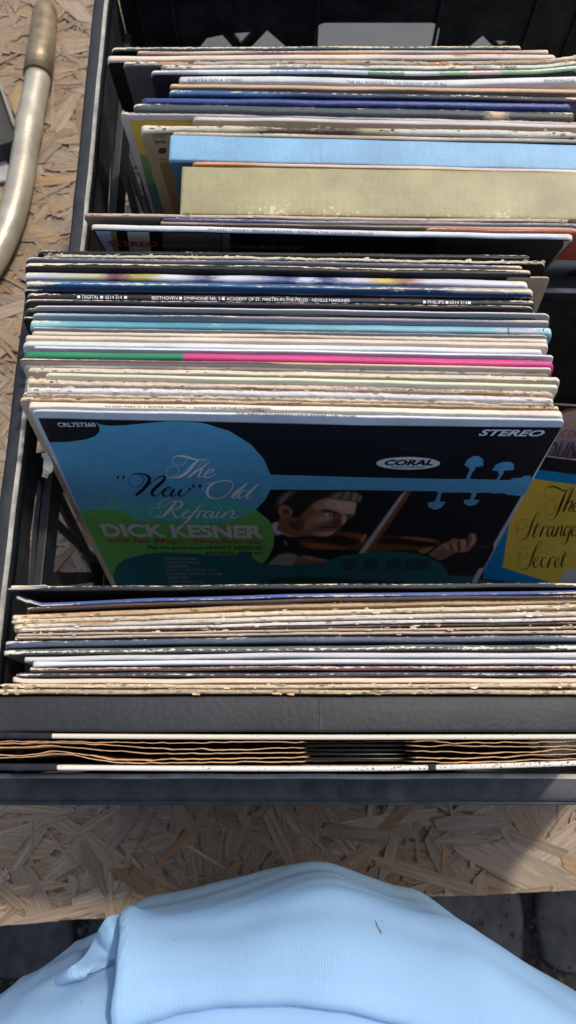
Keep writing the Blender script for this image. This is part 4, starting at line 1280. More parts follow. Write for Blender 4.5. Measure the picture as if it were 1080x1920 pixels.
# ---- fronts that show
print_polys(b13, 'printed_panel', [([(242, 225), (820, 236), (820, 292), (262, 290)], S(226, 200, 30)), ([(262, 290), (820, 292), (820, 345), (275, 343)], S(120, 168, 96)),
                                   ([(275, 343), (820, 345), (820, 430), (296, 420)], S(70, 140, 150))])
print_polys(b15, 'printed_panel', [([(278, 250), (340, 250), (340, 299), (290, 299)], S(88, 78, 60)), ([(279.5, 251.5), (339, 251.5), (339, 297.5), (291, 297.5)], S(168, 152, 114)),
                                   ([(297, 279), (303, 276), (312, 277), (312, 285), (303, 288), (297, 286)], S(60, 50, 40)), ([(296, 305), (340, 300), (350, 420), (322, 420)], S(136, 108, 66))])
print_text(b15, 'printed_lettering', 'Columbia', 281, 312, 249.5, 258, S(40, 36, 32))
print_text(b15, 'printed_lettering', 'K Stereo', 282, 312, 260, 268, S(30, 28, 26), .02)
for it_ in [([(174, 426), (206, 427), (216, 500), (186, 500)], S(206, 222, 234)), ([(204, 427), (215, 427), (227, 500), (216, 500)], S(170, 148, 84)),
                                   ([(236, 428), (277, 429), (286, 500), (246, 500)], S(236, 226, 188)), ([(303, 430), (413, 432), (416, 500), (310, 500)], S(104, 96, 80)),
                                   ([(415, 432), (430, 433), (432, 500), (418, 500)], S(120, 112, 94)), ([(820, 439), (1075, 444), (1040, 520), (815, 520)], S(58, 48, 38)),
                                   ([(1062, 445), (1077, 445), (1046, 515), (1036, 510), (1050, 480), (1056, 460)], S(204, 184, 140))]:
    print_polys(c4, 'printed_stripe', [it_])
print_text(c4, 'printed_lettering', 'STEREO', 206, 299, 450, 460.5, S(232, 40, 28, 0), .04, .1, 462)
print_text(c4, 'printed_lettering', 'BOBBY GOLDSBORO \u2022 HONEY \u2022 UNITED ARTISTS \u2022 UAS 6642', 307, 566, 456, 462, S(176, 176, 172), 0, 0, 467)
print_polys(c5, 'printed_band', [([(1000, 432), (1140, 434), (1120, 488), (1000, 486)], S(214, 84, 50)), ([(1066, 510), (1100, 500), (1100, 540), (1060, 530)], S(200, 60, 44))])

# ---- the violin cover
KB, KW = S(96, 166, 198, 0), S(222, 222, 220)
BLK = S(24, 28, 33)
print_polys(kes, 'cover_field', [([(72, 783.5), (380, 790), (680, 797), (1056, 801), (1056, 801), (860, 1130), (225, 1130)], BLK)])
Z1 = lambda pts: [(500 + x / 4.909, 900 + y / 4.909) for x, y in pts]
Z2 = lambda pts: [(700 + x / 4.909, 900 + y / 4.909) for x, y in pts]
sk = lambda r_, g_, b_: S(r_, g_, b_)
layers = []
layers += [
    (Z1([(60, 245), (80, 180), (150, 120), (240, 96), (400, 92), (560, 96), (640, 110), (580, 150), (450, 190), (385, 250), (345, 300), (320, 350), (270, 345), (235, 270), (200, 228), (140, 228), (105, 300), (75, 300)]), sk(44, 34, 28)),
    (Z1([(75, 240), (110, 160), (180, 108), (280, 98), (220, 140), (160, 200), (115, 235)]), sk(92, 80, 70)),
    (Z1([(120, 190), (170, 130), (225, 112), (175, 165), (130, 215)]), sk(128, 114, 100)),
    (Z1([(300, 345), (385, 250), (455, 190), (570, 155), (700, 178), (822, 200), (818, 255), (806, 312), (745, 348), (726, 386), (692, 410), (682, 442), (640, 468), (600, 495), (540, 516), (470, 512), (380, 512), (300, 515), (210, 517), (130, 470), (95, 430), (125, 350), (200, 330), (255, 345)]), sk(152, 98, 68)),
    (Z1([(420, 235), (500, 185), (600, 165), (720, 185), (820, 203), (814, 255), (804, 310), (742, 348), (724, 388), (690, 408), (660, 380), (640, 330), (560, 290), (470, 290)]), sk(186, 136, 102)),
    (Z1([(520, 205), (600, 172), (720, 188), (818, 205), (812, 255), (802, 306), (742, 342), (722, 384), (700, 396), (690, 340), (640, 285), (560, 262)]), sk(206, 160, 124)),
    (Z1([(620, 190), (720, 195), (812, 212), (806, 262), (796, 296), (740, 296), (670, 262)]), sk(222, 180, 144)),
    (Z1([(690, 330), (730, 340), (722, 384), (695, 400)]), sk(216, 168, 132)),
    (Z1([(340, 390), (420, 330), (500, 310), (590, 325), (600, 360), (520, 390), (430, 425), (370, 460), (330, 440)]), sk(176, 120, 84)),
    (Z1([(430, 380), (500, 335), (585, 335), (580, 360), (500, 385)]), sk(198, 146, 108)),
    (Z1([(420, 482), (540, 466), (645, 450), (605, 495), (540, 515), (470, 512)]), sk(190, 140, 106)),
    (Z1([(490, 492), (560, 478), (620, 470), (590, 500), (540, 513)]), sk(212, 166, 130)),
    (Z1([(95, 430), (130, 345), (225, 342), (275, 400), (330, 455), (320, 512), (210, 515), (130, 470)]), sk(146, 86, 54)),
    (Z1([(220, 355), (285, 400), (310, 450), (250, 455), (205, 410)]), sk(98, 54, 34)),
    (Z1([(255, 340), (330, 340), (350, 400), (330, 455), (290, 430)]), sk(110, 66, 44)),
    (Z1([(106, 290), (116, 245), (158, 226), (208, 245), (240, 292), (208, 338), (135, 335)]), sk(172, 108, 78)),
    (Z1([(138, 292), (155, 256), (194, 264), (208, 298), (172, 322)]), sk(104, 56, 40)),
    (Z1([(470, 282), (550, 262), (640, 286), (700, 316), (660, 326), (600, 302), (540, 292)]), sk(74, 44, 32)),
    (Z1([(600, 300), (680, 318), (690, 345), (640, 345), (605, 325)]), sk(120, 74, 54)),
    (Z1([(520, 316), (560, 298), (606, 308), (570, 330)]), sk(206, 186, 168)),
    (Z1([(572, 304), (592, 304), (590, 322), (574, 322)]), sk(34, 24, 20)),
    (Z1([(715, 316), (792, 306), (772, 328), (742, 340)]), sk(86, 52, 38)),
    (Z1([(600, 378), (645, 350), (686, 355), (690, 395), (655, 410), (600, 402)]), sk(110, 62, 46)),
    (Z1([(470, 430), (560, 412), (660, 418), (676, 438), (600, 440), (540, 438), (490, 442)]), sk(96, 52, 42)),
    (Z1([(500, 454), (580, 446), (655, 444), (610, 462), (530, 468)]), sk(158, 92, 78)),
    (Z1([(570, 150), (620, 112), (760, 104), (840, 114), (878, 150), (864, 188), (830, 204), (760, 184), (700, 186), (600, 170)]), sk(98, 82, 70)),
    (Z1([(600, 158), (650, 116), (690, 116), (640, 170)]), sk(138, 122, 106)),
    (Z1([(690, 176), (730, 112), (765, 112), (735, 180)]), sk(142, 126, 110)),
    (Z1([(775, 182), (800, 118), (835, 122), (815, 192)]), sk(142, 126, 110)),
    (Z1([(835, 194), (856, 136), (872, 152), (860, 186)]), sk(150, 134, 118)),
    (Z1([(40, 410), (80, 385), (105, 395), (95, 440), (135, 478), (215, 512), (150, 492), (90, 500), (60, 460)]), sk(206, 206, 202)),
    (Z1([(150, 560), (175, 555), (200, 590), (180, 595)]), sk(120, 120, 124)),
    (Z1([(0, 780), (130, 678), (280, 690), (225, 786), (100, 786)]), sk(150, 150, 148)),
    (Z1([(230, 780), (290, 700), (380, 690), (480, 715), (585, 735), (500, 762), (380, 778)]), sk(150, 98, 74)),
    (Z1([(320, 700), (400, 700), (480, 720), (560, 738), (470, 735), (370, 725)]), sk(186, 136, 104)),
    (Z1([(310, 590), (330, 540), (600, 515), (640, 470), (760, 470), (900, 490), (940, 520), (1090, 560), (1090, 640), (900, 650), (740, 640), (420, 632), (330, 610)]), sk(118, 58, 26)),
    (Z1([(340, 575), (480, 580), (640, 605), (740, 615), (700, 632), (420, 622)]), sk(164, 88, 36)),
    (Z1([(640, 480), (760, 482), (880, 505), (860, 530), (720, 510)]), sk(150, 82, 34)),
    (Z1([(340, 540), (600, 512), (700, 510), (860, 560), (740, 600), (600, 575), (450, 560)]), sk(24, 20, 18)),
    (Z1([(860, 560), (880, 510), (915, 495), (905, 540), (880, 570)]), sk(196, 150, 70)),
]
layers += [
    (Z2([(0, 520), (200, 515), (400, 520), (520, 535), (595, 552), (600, 600), (400, 640), (300, 640), (0, 645)]), sk(124, 68, 30)),
    (Z2([(220, 520), (400, 522), (520, 538), (590, 556), (480, 560), (340, 545)]), sk(176, 104, 50)),
    (Z2([(30, 535), (200, 525), (420, 555), (590, 585), (590, 608), (420, 610), (250, 590), (30, 575)]), sk(18, 17, 18)),
    (Z2([(410, 645), (480, 622), (555, 612), (490, 665), (440, 668)]), sk(190, 132, 60)),
    (Z2([(510, 685), (560, 640), (600, 610), (640, 580), (700, 560), (740, 530), (790, 545), (842, 540), (858, 570), (852, 630), (872, 570), (876, 505), (912, 487), (944, 500), (944, 560), (905, 618), (850, 658), (770, 660), (700, 692), (620, 732), (570, 712)]), sk(182, 128, 98)),
    (Z2([(560, 660), (640, 640), (740, 660), (680, 695), (620, 728), (570, 708)]), sk(148, 96, 70)),
    (Z2([(640, 600), (660, 590), (700, 620), (690, 632)]), sk(210, 160, 126)),
    (Z2([(725, 580), (752, 580), (772, 632), (750, 642)]), sk(212, 162, 128)),
    (Z2([(805, 555), (845, 548), (846, 630), (815, 645)]), sk(206, 156, 122)),
    (Z2([(890, 510), (930, 495), (938, 555), (890, 600)]), sk(208, 158, 124)),
    (Z2([(705, 590), (718, 585), (730, 640), (716, 640)]), sk(84, 48, 34)),
    (Z2([(775, 570), (795, 560), (800, 640), (782, 640)]), sk(86, 48, 34)),
    (Z2([(885, 520), (905, 510), (905, 545), (880, 590), (870, 590)]), sk(110, 66, 46)),
    (Z2([(930, 598), (1060, 608), (1050, 622), (920, 610)]), sk(70, 74, 80)),
]
layers += [([(752, 927), (758, 928), (684, 1036), (673, 1037)], sk(206, 200, 188)), ([(759, 924), (768, 926), (692, 1036), (685, 1036)], sk(150, 84, 44))]

def soft_print(q, name, layers, x0, x1, y0, y1, step, ground):
    """continuous-tone print: the layers are painted, soft-edged, into the colours of a fine flat grid"""
    nx, ny = int((x1 - x0) / step) + 1, int((y1 - y0) / step) + 1
    gx_, gy_ = np.meshgrid(x0 + step * np.arange(nx), y0 + step * np.arange(ny))
    img = np.zeros((ny, nx, 3)) + np.array(ground[:3])
    for poly, c in layers:
        P = np.array([p[:2] for p in catmull(list(poly) + [poly[0]], 4)[:-1]])
        w_ = max(P[:, 0].max() - P[:, 0].min(), 1); h_ = max(P[:, 1].max() - P[:, 1].min(), 1)
        blur = max(.5, min(2.4, .16 * min(w_, h_)))
        inside = np.zeros(gx_.shape, bool); dist = np.full(gx_.shape, 1e9)
        for (ax_, ay_), (bx_, by_) in zip(P, np.roll(P, -1, 0)):
            cr = ((ay_ > gy_) != (by_ > gy_)) & (gx_ < (bx_ - ax_) * (gy_ - ay_) / ((by_ - ay_) or 1e-9) + ax_)
            inside ^= cr
            L2 = (bx_ - ax_) ** 2 + (by_ - ay_) ** 2 + 1e-9
            tt = np.clip(((gx_ - ax_) * (bx_ - ax_) + (gy_ - ay_) * (by_ - ay_)) / L2, 0, 1)
            dist = np.minimum(dist, np.hypot(gx_ - ax_ - tt * (bx_ - ax_), gy_ - ay_ - tt * (by_ - ay_)))
        sd = np.where(inside, dist, -dist)
        al = np.clip(.5 + sd / (2 * blur), 0, 1)[..., None]
        al = al * al * (3 - 2 * al) * .92
        img = img * (1 - al) + np.array(c[:3]) * al
    rs = np.random.RandomState(3)
    img *= 1 + .10 * rs.randn(ny, nx, 1)
    # hair strands and cloth grain follow a fine slanted streak
    img = np.clip(img, 0, 1)
    y = layer(q)
    V = []
    for j in range(ny):
        for i in range(nx):
            a_, b_ = onface(q, gx_[j, i], gy_[j, i]); V.append((a_, y, b_))
    Fc = [(j * nx + i, j * nx + i + 1, (j + 1) * nx + i + 1, (j + 1) * nx + i) for j in range(ny - 1) for i in range(nx - 1)
          if max(abs(V[j * nx + i + 1][0]), abs(V[(j + 1) * nx + i + 1][0])) < q.w / 2 - .0008]
    m = bpy.data.materials.new('continuous_tone_ink')
    nt, b = nodes(m)
    at_ = nt.nodes.new('ShaderNodeAttribute'); at_.attribute_name = 'ink'
    nt.links.new(at_.outputs[0], b.inputs['Base Color']); b.inputs['Roughness'].default_value = .38
    o = mesh_obj(name, V, Fc, m, q.root)
    ca = o.data.color_attributes.new('ink', 'FLOAT_COLOR', 'POINT')
    rgba = np.ones((ny * nx, 4), np.float32); rgba[:, :3] = img.reshape(-1, 3)
    ca.data.foreach_set('color', rgba.ravel())
    return o
soft_print(kes, 'printed_portrait', layers, 498, 925, 919, 1064, 1.0, BLK)
neck_top = [(507, 889), (680, 894), (827, 897), (837, 897), (873, 897)]
peg1 = [(873, 897), (881, 878), (877, 876), (876, 873), (870.5, 871.5), (876, 861), (887, 854), (897, 854), (906, 860), (906, 872.5), (890, 875), (891, 879), (886.5, 883), (880, 897)]
peg2 = [(930, 898.5), (936, 890), (935, 887), (933, 882), (922.5, 881), (930, 870), (943, 865), (957, 865), (964, 870), (963, 880), (945, 881.5), (943, 888), (935, 899)]
scroll = [(957, 899), (963, 895), (977, 895), (983, 891), (995, 891), (995, 897), (1003, 898), (985, 927), (977, 929), (950, 926.5), (946, 923.5), (936, 923.5), (923, 925), (921, 922.5), (894, 923)]
peg4 = [(894, 923), (891.5, 930), (888, 933), (890, 936), (899, 936.7), (893, 945), (880, 948), (870, 943), (869.5, 936), (881.5, 936), (881.5, 933), (885, 925), (880, 922.5)]
peg3 = [(828, 922.5), (825, 935), (823.5, 939), (836, 940.5), (827, 951.5), (815, 955), (803.5, 950), (801.5, 941), (815, 940), (817, 935), (821.5, 923), (818, 920)]
body = [(93, 828), (128, 827.5), (161, 823), (178.5, 817), (186.5, 809), (187, 800), (179, 790), (187, 794.6), (208, 797.5), (238, 796), (273, 792.5), (306, 789.5), (335, 788.3), (380, 792), (430, 807), (470, 832), (495, 860)]
print_polys(kes, 'printed_violin', [(body + neck_top + peg1[1:] + peg2 + scroll + peg4[1:] + peg3 + [(680, 918), (507, 917), (498, 935), (480, 955), (430, 990), (300, 1000), (150, 985)], KB)])
GRN = S(104, 180, 84, .05)
print_polys(kes, 'printed_violin', [([(146, 957), (170, 954), (190, 953.5), (230, 957), (260, 975), (340, 978), (420, 972), (480, 955), (505, 975), (515, 1000), (513, 1022), (505, 1042), (490, 1060), (430, 1080), (300, 1085), (215, 1088), (206, 1084)], GRN)])
print_polys(kes, 'printed_violin', [([(149, 954), (175, 952.5), (191, 949), (203, 942), (205, 935), (202, 928), (195, 921.5), (215, 922), (222, 931), (240, 938), (270, 942), (310, 938), (350, 933), (400, 931.5), (440, 938), (478, 955.5), (455, 968), (430, 977), (390, 982), (340, 979), (300, 973), (272, 975), (250, 974), (246, 965), (230, 957), (190, 953.5)], S(90, 186, 176, 0))])
print_polys(kes, 'printed_violin', [([(211, 1096), (212, 1075), (220, 1058), (238, 1046), (270, 1038), (310, 1034.5), (350, 1036), (400, 1040), (440, 1040.5), (462, 1035), (470, 1036), (474, 1046), (484, 1053), (505, 1057.5), (560, 1060), (600, 1056), (640, 1041), (700, 1033.5), (760, 1034), (800, 1042), (830, 1057), (842, 1078), (890, 1079), (870, 1125), (222, 1125)], S(32, 104, 112, 0))])
# the violinist, flat print in a dozen tones
OV = S(24, 66, 72)
items = []
for x in (660, 700, 742, 775, 800):
    items += [([(x - 14, 1048), (x + 10, 1047), (x + 5, 1066), (x - 18, 1067)], OV), ([(x - 9, 1050), (x + 6, 1049), (x + 2, 1063), (x - 12, 1064)], S(32, 86, 92)), ([(x - 5, 1053), (x + 1, 1052), (x - 2, 1061), (x - 7, 1061)], OV)]
items += [([(500, 1086), (560, 1078), (640, 1084), (760, 1090), (720, 1100), (520, 1100)], S(26, 72, 78))]
print_polys(kes, 'printed_pattern', items)
# label oval
print_polys(kes, 'printed_oval', [([(765 + 60 * math.cos(a), 867.3 + 12 * math.sin(a)) for a in [2 * math.pi * k / 32 for k in range(32)]], S(214, 218, 214))])
print_text(kes, 'printed_lettering', 'CORAL', 720, 811, 860.5, 871.5, BLK, .05, .22)
print_text(kes, 'printed_lettering', 'RECORDS', 733, 795, 873, 876, BLK, .01, .1)
print_text(kes, 'printed_lettering', 'STEREO', 896, 1017, 803.5, 815.5, S(226, 228, 226), .03, .3, 817)
print_text(kes, 'printed_lettering', 'CRL757360', 110, 181, 790.5, 799, S(214, 216, 214), .025, 0, 799)
print_text(kes, 'printed_lettering', 'DICK KESNER', 197, 495, 980.5, 1005, S(204, 206, 202), .042, 0, 1008.5)
print_text(kes, 'printed_lettering', 'and his Magic Stradivarius', 204, 492, 1007, 1018, S(176, 58, 44), .012, .3, 1021)
print_text(kes, 'printed_lettering', 'Play the great music of FRITZ KREISLER', 279, 493, 1022, 1030, S(22, 50, 36), .008, 0, 1031)
print_text(kes, 'printed_lettering', 'and others of his era', 386, 493, 1031, 1038, S(22, 50, 36), .008, 0, 1038)
tr = ['THE OLD REFRAIN', 'I LOVE YOU TRULY', 'LIEBESFREUD', "JUST A-WEARYIN' FOR YOU", 'AH! SWEET MYSTERY OF LIFE', 'LIEBESLEID', 'STARS IN MY EYES', 'SONGS MY MOTHER TAUGHT ME']
wd_ = [64, 68, 46, 95, 104, 40, 66, 110]
for i_, (tx_, ww_) in enumerate(zip(tr, wd_)):
    y_ = 1044.5 + i_ * 7.05
    print_text(kes, 'printed_lettering', tx_, 306 + i_ * 1.7, 306 + i_ * 1.7 + ww_, y_, y_ + 4.2, S(170, 184, 184), .008)
A_ = lambda x, y: (200 + x / 3.375, 830 + y / 3.375)
the_ = [
    [(452, 138, 2), (425, 124, 2), (413, 102, 2), (440, 80, 4), (490, 80, 9), (540, 95, 9), (585, 104, 6), (640, 96, 2)],
    [(500, 90, 2), (505, 112, 2), (480, 135, 2), (452, 138, 2)],
    [(578, 106, 7), (545, 140, 13), (510, 180, 14), (470, 206, 11), (430, 216, 4), (390, 212, 2), (380, 180, 2), (400, 146, 2), (440, 145, 2), (458, 170, 2), (440, 200, 2), (400, 216, 2), (380, 216, 2)],
    [(545, 185, 2), (600, 125, 2), (640, 108, 2), (645, 120, 3), (600, 155, 7), (560, 180, 9), (518, 213, 9)],
    [(545, 190, 2), (580, 165, 4), (605, 162, 6), (590, 190, 8), (580, 208, 6), (600, 210, 3), (625, 195, 2)],
    [(622, 196, 2), (660, 182, 3), (678, 166, 4), (660, 162, 4), (630, 185, 8), (620, 206, 8), (645, 214, 4), (690, 192, 2)]]
old_ = [
    [(720, 246, 2), (760, 236, 3), (798, 250, 4), (790, 290, 5), (750, 330, 4), (700, 350, 4), (650, 338, 9), (636, 305, 13), (660, 262, 9), (720, 236, 4), (780, 234, 2), (800, 258, 2)],
    [(690, 250, 2), (640, 252, 2), (612, 272, 2), (612, 298, 2), (630, 312, 2)],
    [(790, 325, 2), (850, 275, 2), (890, 250, 2), (884, 258, 5), (830, 305, 10), (795, 338, 9), (810, 345, 3), (835, 330, 2)],
    [(885, 300, 3), (855, 305, 5), (832, 332, 8), (845, 346, 5), (880, 325, 2), (905, 305, 2)],
    [(962, 255, 3), (930, 285, 9), (890, 325, 10), (885, 345, 6), (905, 344, 3), (925, 328, 2)]]
ref_ = [
    [(400, 350, 2), (360, 358, 2), (328, 385, 2), (335, 402, 2), (370, 395, 2), (420, 366, 3), (465, 366, 5), (480, 384, 8), (455, 408, 5), (410, 418, 2)],
    [(440, 368, 5), (410, 405, 11), (375, 445, 12), (345, 465, 5), (300, 468, 2), (275, 445, 2), (285, 415, 2), (320, 408, 2), (342, 425, 2), (335, 452, 2), (300, 466, 2)],
    [(412, 416, 3), (425, 445, 8), (440, 466, 7), (460, 464, 3), (478, 450, 2)],
    [(478, 450, 2), (515, 438, 3), (526, 426, 3), (508, 426, 4), (482, 450, 8), (485, 468, 5), (510, 468, 3), (545, 445, 2)],
    [(610, 398, 4), (592, 392, 3), (570, 420, 6), (530, 465, 8), (500, 500, 8), (485, 505, 3)],
    [(545, 432, 2), (595, 427, 2)],
    [(590, 432, 3), (580, 450, 8), (568, 471, 8)], [(576, 455, 2), (600, 430, 3), (620, 428, 6)],
    [(668, 432, 4), (640, 432, 4), (616, 458, 8), (628, 470, 4), (660, 448, 2)], [(682, 428, 5), (662, 460, 8), (672, 470, 4), (695, 455, 2)],
    [(716, 428, 6), (694, 462, 8), (705, 470, 3), (728, 452, 2)], [(722, 410, 5), (730, 408, 5)],
    [(758, 430, 4), (742, 452, 8), (726, 472, 8)],
    [(740, 460, 2), (785, 430, 3), (806, 432, 6), (790, 462, 8), (802, 471, 4), (846, 456, 2)]]
new_ = [
    [(205, 272, 2), (160, 272, 2), (143, 245, 2), (155, 208, 2), (195, 192, 3), (228, 205, 3), (236, 232, 3), (215, 265, 2), (180, 275, 2)],
    [(165, 192, 2), (215, 190, 4), (255, 202, 10), (272, 225, 16), (255, 262, 17), (215, 305, 14), (185, 327, 12)],
    [(205, 322, 3), (260, 270, 3), (320, 220, 4), (355, 208, 6), (370, 216, 9), (350, 245, 15), (310, 280, 16), (288, 308, 14), (292, 328, 9), (318, 330, 4), (348, 308, 3)],
    [(352, 308, 3), (395, 295, 4), (404, 280, 5), (385, 280, 6), (356, 306, 12), (360, 328, 9), (385, 332, 4), (418, 308, 3)],
    [(410, 306, 3), (428, 286, 6), (418, 305, 11), (408, 325, 9), (430, 332, 4), (468, 298, 3), (475, 288, 7), (458, 315, 11), (462, 331, 6), (490, 328, 3), (518, 300, 3), (524, 284, 6), (540, 300, 2)],
    [(80, 204, 3), (70, 212, 10), (74, 222, 8)], [(114, 204, 3), (106, 212, 10), (110, 222, 8)],
    [(545, 262, 8), (552, 270, 10), (545, 282, 3)], [(585, 262, 8), (592, 270, 10), (584, 282, 3)]]
print_strokes(kes, 'title_lettering', the_ + old_ + ref_, A_, S(232, 232, 228, 0), 1.5)
print_strokes(kes, 'title_lettering', new_, A_, S(12, 16, 34), 1.25)
# scuffs on the cover's top right
print_polys(kes, 'scuff_mark', [([(752, 838), (790, 842), (792, 843), (752, 840)], S(60, 68, 76)), ([(700, 806), (726, 808), (725, 809.5), (700, 807)], S(60, 66, 74)), ([(600, 804), (640, 806), (640, 807), (600, 805)], S(52, 58, 66))])

# ------------------------------------------------------------------ right half of the front crate: records fallen back
def slumped(label, topA, topB, ztop, lean, hh, th, face, spine, grp, w_):
    q = record(label, [topA, topB], th, spine, lean=lean, ztop=ztop, hmax=hh, face=face, group=grp, wear=.1, width=w_)
    return q
GS = 'small records in the right half of the front crate'
r1 = slumped('blue and yellow record cover with black script title at the right edge', (954, 846), (1080, 861), .206, R(14), .3, 5, S(20, 22, 26), S(40, 42, 46), GS, .118)
print_polys(r1, 'cover_field', [([(936, 870), (1080, 889), (1500, 945), (1500, 1300), (872, 1300), (901, 1091)], S(8, 138, 204, 0))])
print_polys(r1, 'cover_panel', [([(968, 895), (1001, 897), (1080, 908), (1500, 965), (1500, 1180), (1090, 1105), (1024, 1088.5), (942, 1063.5)], S(226, 198, 80, 0)),
                                ([(1045, 1100), (1052, 1083), (1060, 1070), (1069, 1064.5), (1082, 1064), (1120, 1072), (1150, 1140)], S(196, 198, 198))])
T_ = lambda x, y: (880 + x / 5.4, 780 + y / 5.4)
ss_ = [
    [(890, 822, 3), (820, 828, 3), (762, 800, 3), (765, 742, 4), (830, 708, 12), (890, 722, 16), (955, 752, 10), (1010, 738, 4), (1050, 722, 3)],
    [(985, 748, 8), (950, 830, 22), (915, 920, 24), (880, 1000, 12), (830, 1048, 4), (785, 1035, 3), (760, 985, 3), (780, 905, 3), (825, 856, 3), (865, 872, 3), (870, 930, 4), (840, 990, 5), (805, 1008, 4), (785, 975, 3), (790, 945, 3)],
    [(1000, 800, 3), (1030, 730, 4), (1052, 722, 6), (1040, 760, 14), (995, 860, 22), (950, 966, 20)],
    [(965, 930, 3), (1010, 868, 6), (1042, 858, 12), (1035, 895, 18), (1010, 945, 14), (1025, 966, 6), (1050, 940, 3)],
    [(1052, 930, 3), (1090, 900, 5), (1104, 872, 7), (1080, 868, 8), (1050, 915, 18), (1055, 958, 12), (1085, 964, 5), (1120, 930, 3)],
    [(600, 1045, 3), (530, 1040, 3), (476, 1078, 3), (482, 1130, 4), (540, 1140, 4), (578, 1105, 4), (565, 1072, 3), (515, 1082, 3), (482, 1150, 3), (480, 1215, 3), (520, 1250, 4), (575, 1228, 10), (610, 1160, 18), (640, 1070, 16), (685, 980, 6), (715, 962, 4), (708, 1000, 4), (655, 1060, 3)],
    [(695, 1075, 10), (665, 1150, 20), (645, 1212, 16), (660, 1224, 6), (690, 1190, 3)], [(650, 1112, 5), (725, 1102, 5)],
    [(752, 1112, 12), (735, 1160, 20), (712, 1220, 18)], [(728, 1175, 3), (765, 1115, 6), (792, 1118, 16)],
    [(842, 1118, 8), (808, 1128, 10), (785, 1190, 18), (800, 1216, 8), (838, 1160, 3)], [(862, 1110, 10), (836, 1185, 20), (846, 1215, 10), (872, 1185, 3)],
    [(905, 1112, 10), (888, 1160, 20), (866, 1220, 18)], [(884, 1170, 3), (918, 1116, 6), (942, 1118, 14), (925, 1180, 18), (930, 1214, 9), (962, 1180, 3)],
    [(1015, 1112, 8), (980, 1122, 10), (955, 1185, 18), (968, 1210, 8), (1008, 1160, 3)], [(1035, 1106, 8), (1010, 1190, 18), (985, 1270, 14), (958, 1298, 5), (944, 1280, 4), (960, 1245, 3), (1035, 1190, 3)],
    [(1040, 1180, 3), (1078, 1145, 5), (1082, 1115, 7), (1060, 1118, 8), (1036, 1175, 18), (1048, 1212, 10), (1095, 1180, 3)],
    [(620, 1342, 3), (545, 1338, 3), (492, 1378, 3), (502, 1428, 4), (558, 1430, 4), (588, 1395, 4), (575, 1368, 3), (525, 1388, 3), (496, 1460, 3), (502, 1520, 3), (542, 1550, 4), (598, 1525, 10), (630, 1450, 18), (665, 1350, 16), (712, 1272, 6), (736, 1266, 4), (724, 1310, 4), (680, 1368, 3)],
    [(650, 1495, 3), (690, 1455, 5), (696, 1425, 7), (672, 1430, 8), (648, 1490, 18), (662, 1530, 10), (708, 1500, 3)],
    [(778, 1435, 12), (755, 1425, 6), (728, 1465, 18), (728, 1515, 16), (752, 1526, 6), (790, 1490, 3)],
    [(822, 1428, 10), (808, 1475, 20), (790, 1532, 18)], [(806, 1485, 3), (838, 1424, 6), (862, 1430, 15)],
    [(868, 1495, 3), (905, 1462, 5), (908, 1432, 7), (886, 1438, 8), (864, 1490, 18), (878, 1528, 10), (922, 1495, 3)],
    [(976, 1365, 10), (945, 1450, 20), (930, 1512, 16), (945, 1524, 6), (972, 1495, 3)], [(932, 1420, 5), (995, 1408, 5)]]
print_strokes(r1, 'title_lettering', ss_, T_, S(22, 20, 18), 1.0)
r2 = slumped('black record cover with a pink roundel and blue lettering behind the yellow one', (966, 752), (1120, 762), .237, R(14), .3, 6, S(22, 22, 24), S(60, 58, 58), GS, .118)
def roundel(rx):
    return [(1092 + rx * math.cos(a), 852 + rx * .92 * math.sin(a)) for a in [2 * math.pi * k / 40 for k in range(40)]]
print_polys(r2, 'printed_roundel', [(roundel(98), S(150, 88, 44)), (roundel(92), S(206, 164, 152))])
print_text(r2, 'printed_lettering', 'SOUND', 1000, 1096, 826, 860, S(92, 106, 142), .02, -.2)
print_text(r2, 'printed_lettering', 'RECORDS', 1030, 1105, 805, 818, S(150, 96, 100), .01, -.2)

# ------------------------------------------------------------------ old disc album with paper sleeves at the very front
def ax(x, y, z=.313): return at(x, y, z)
alb = empty('record_album', 'old disc album with cream board edges and brown paper sleeves at the front', 'record album', None, Matrix.Translation((0, ax(540, 1410).y, .0065)))
ainv = alb.matrix_world.inverted()
def speckled(name, base, dots, amt):
    m = bpy.data.materials.new(name)
    nt, b = nodes(m); N, L = nt.nodes, nt.links
    tc = N.new('ShaderNodeTexCoord')
    n1 = N.new('ShaderNodeTexNoise'); n1.inputs['Scale'].default_value = 900; n1.inputs['Detail'].default_value = 2
    n2 = N.new('ShaderNodeTexNoise'); n2.inputs['Scale'].default_value = 9; n2.inputs['Detail'].default_value = 3
    L.new(tc.outputs['Object'], n1.inputs['Vector']); L.new(tc.outputs['Object'], n2.inputs['Vector'])
    ad = N.new('ShaderNodeMath'); ad.operation = 'MULTIPLY_ADD'; L.new(n2.outputs[0], ad.inputs[0]); ad.inputs[1].default_value = .35; L.new(n1.outputs[0], ad.inputs[2])
    mr = N.new('ShaderNodeMapRange'); mr.inputs[1].default_value = .86 - amt; mr.inputs[2].default_value = .88 - amt
    L.new(ad.outputs[0], mr.inputs[0])
    mx = N.new('ShaderNodeMix'); mx.data_type = 'RGBA'; L.new(mr.outputs[0], mx.inputs[0]); mx.inputs[6].default_value = base; mx.inputs[7].default_value = dots
    L.new(mx.outputs[2], b.inputs['Base Color']); b.inputs['Roughness'].default_value = .75
    return m
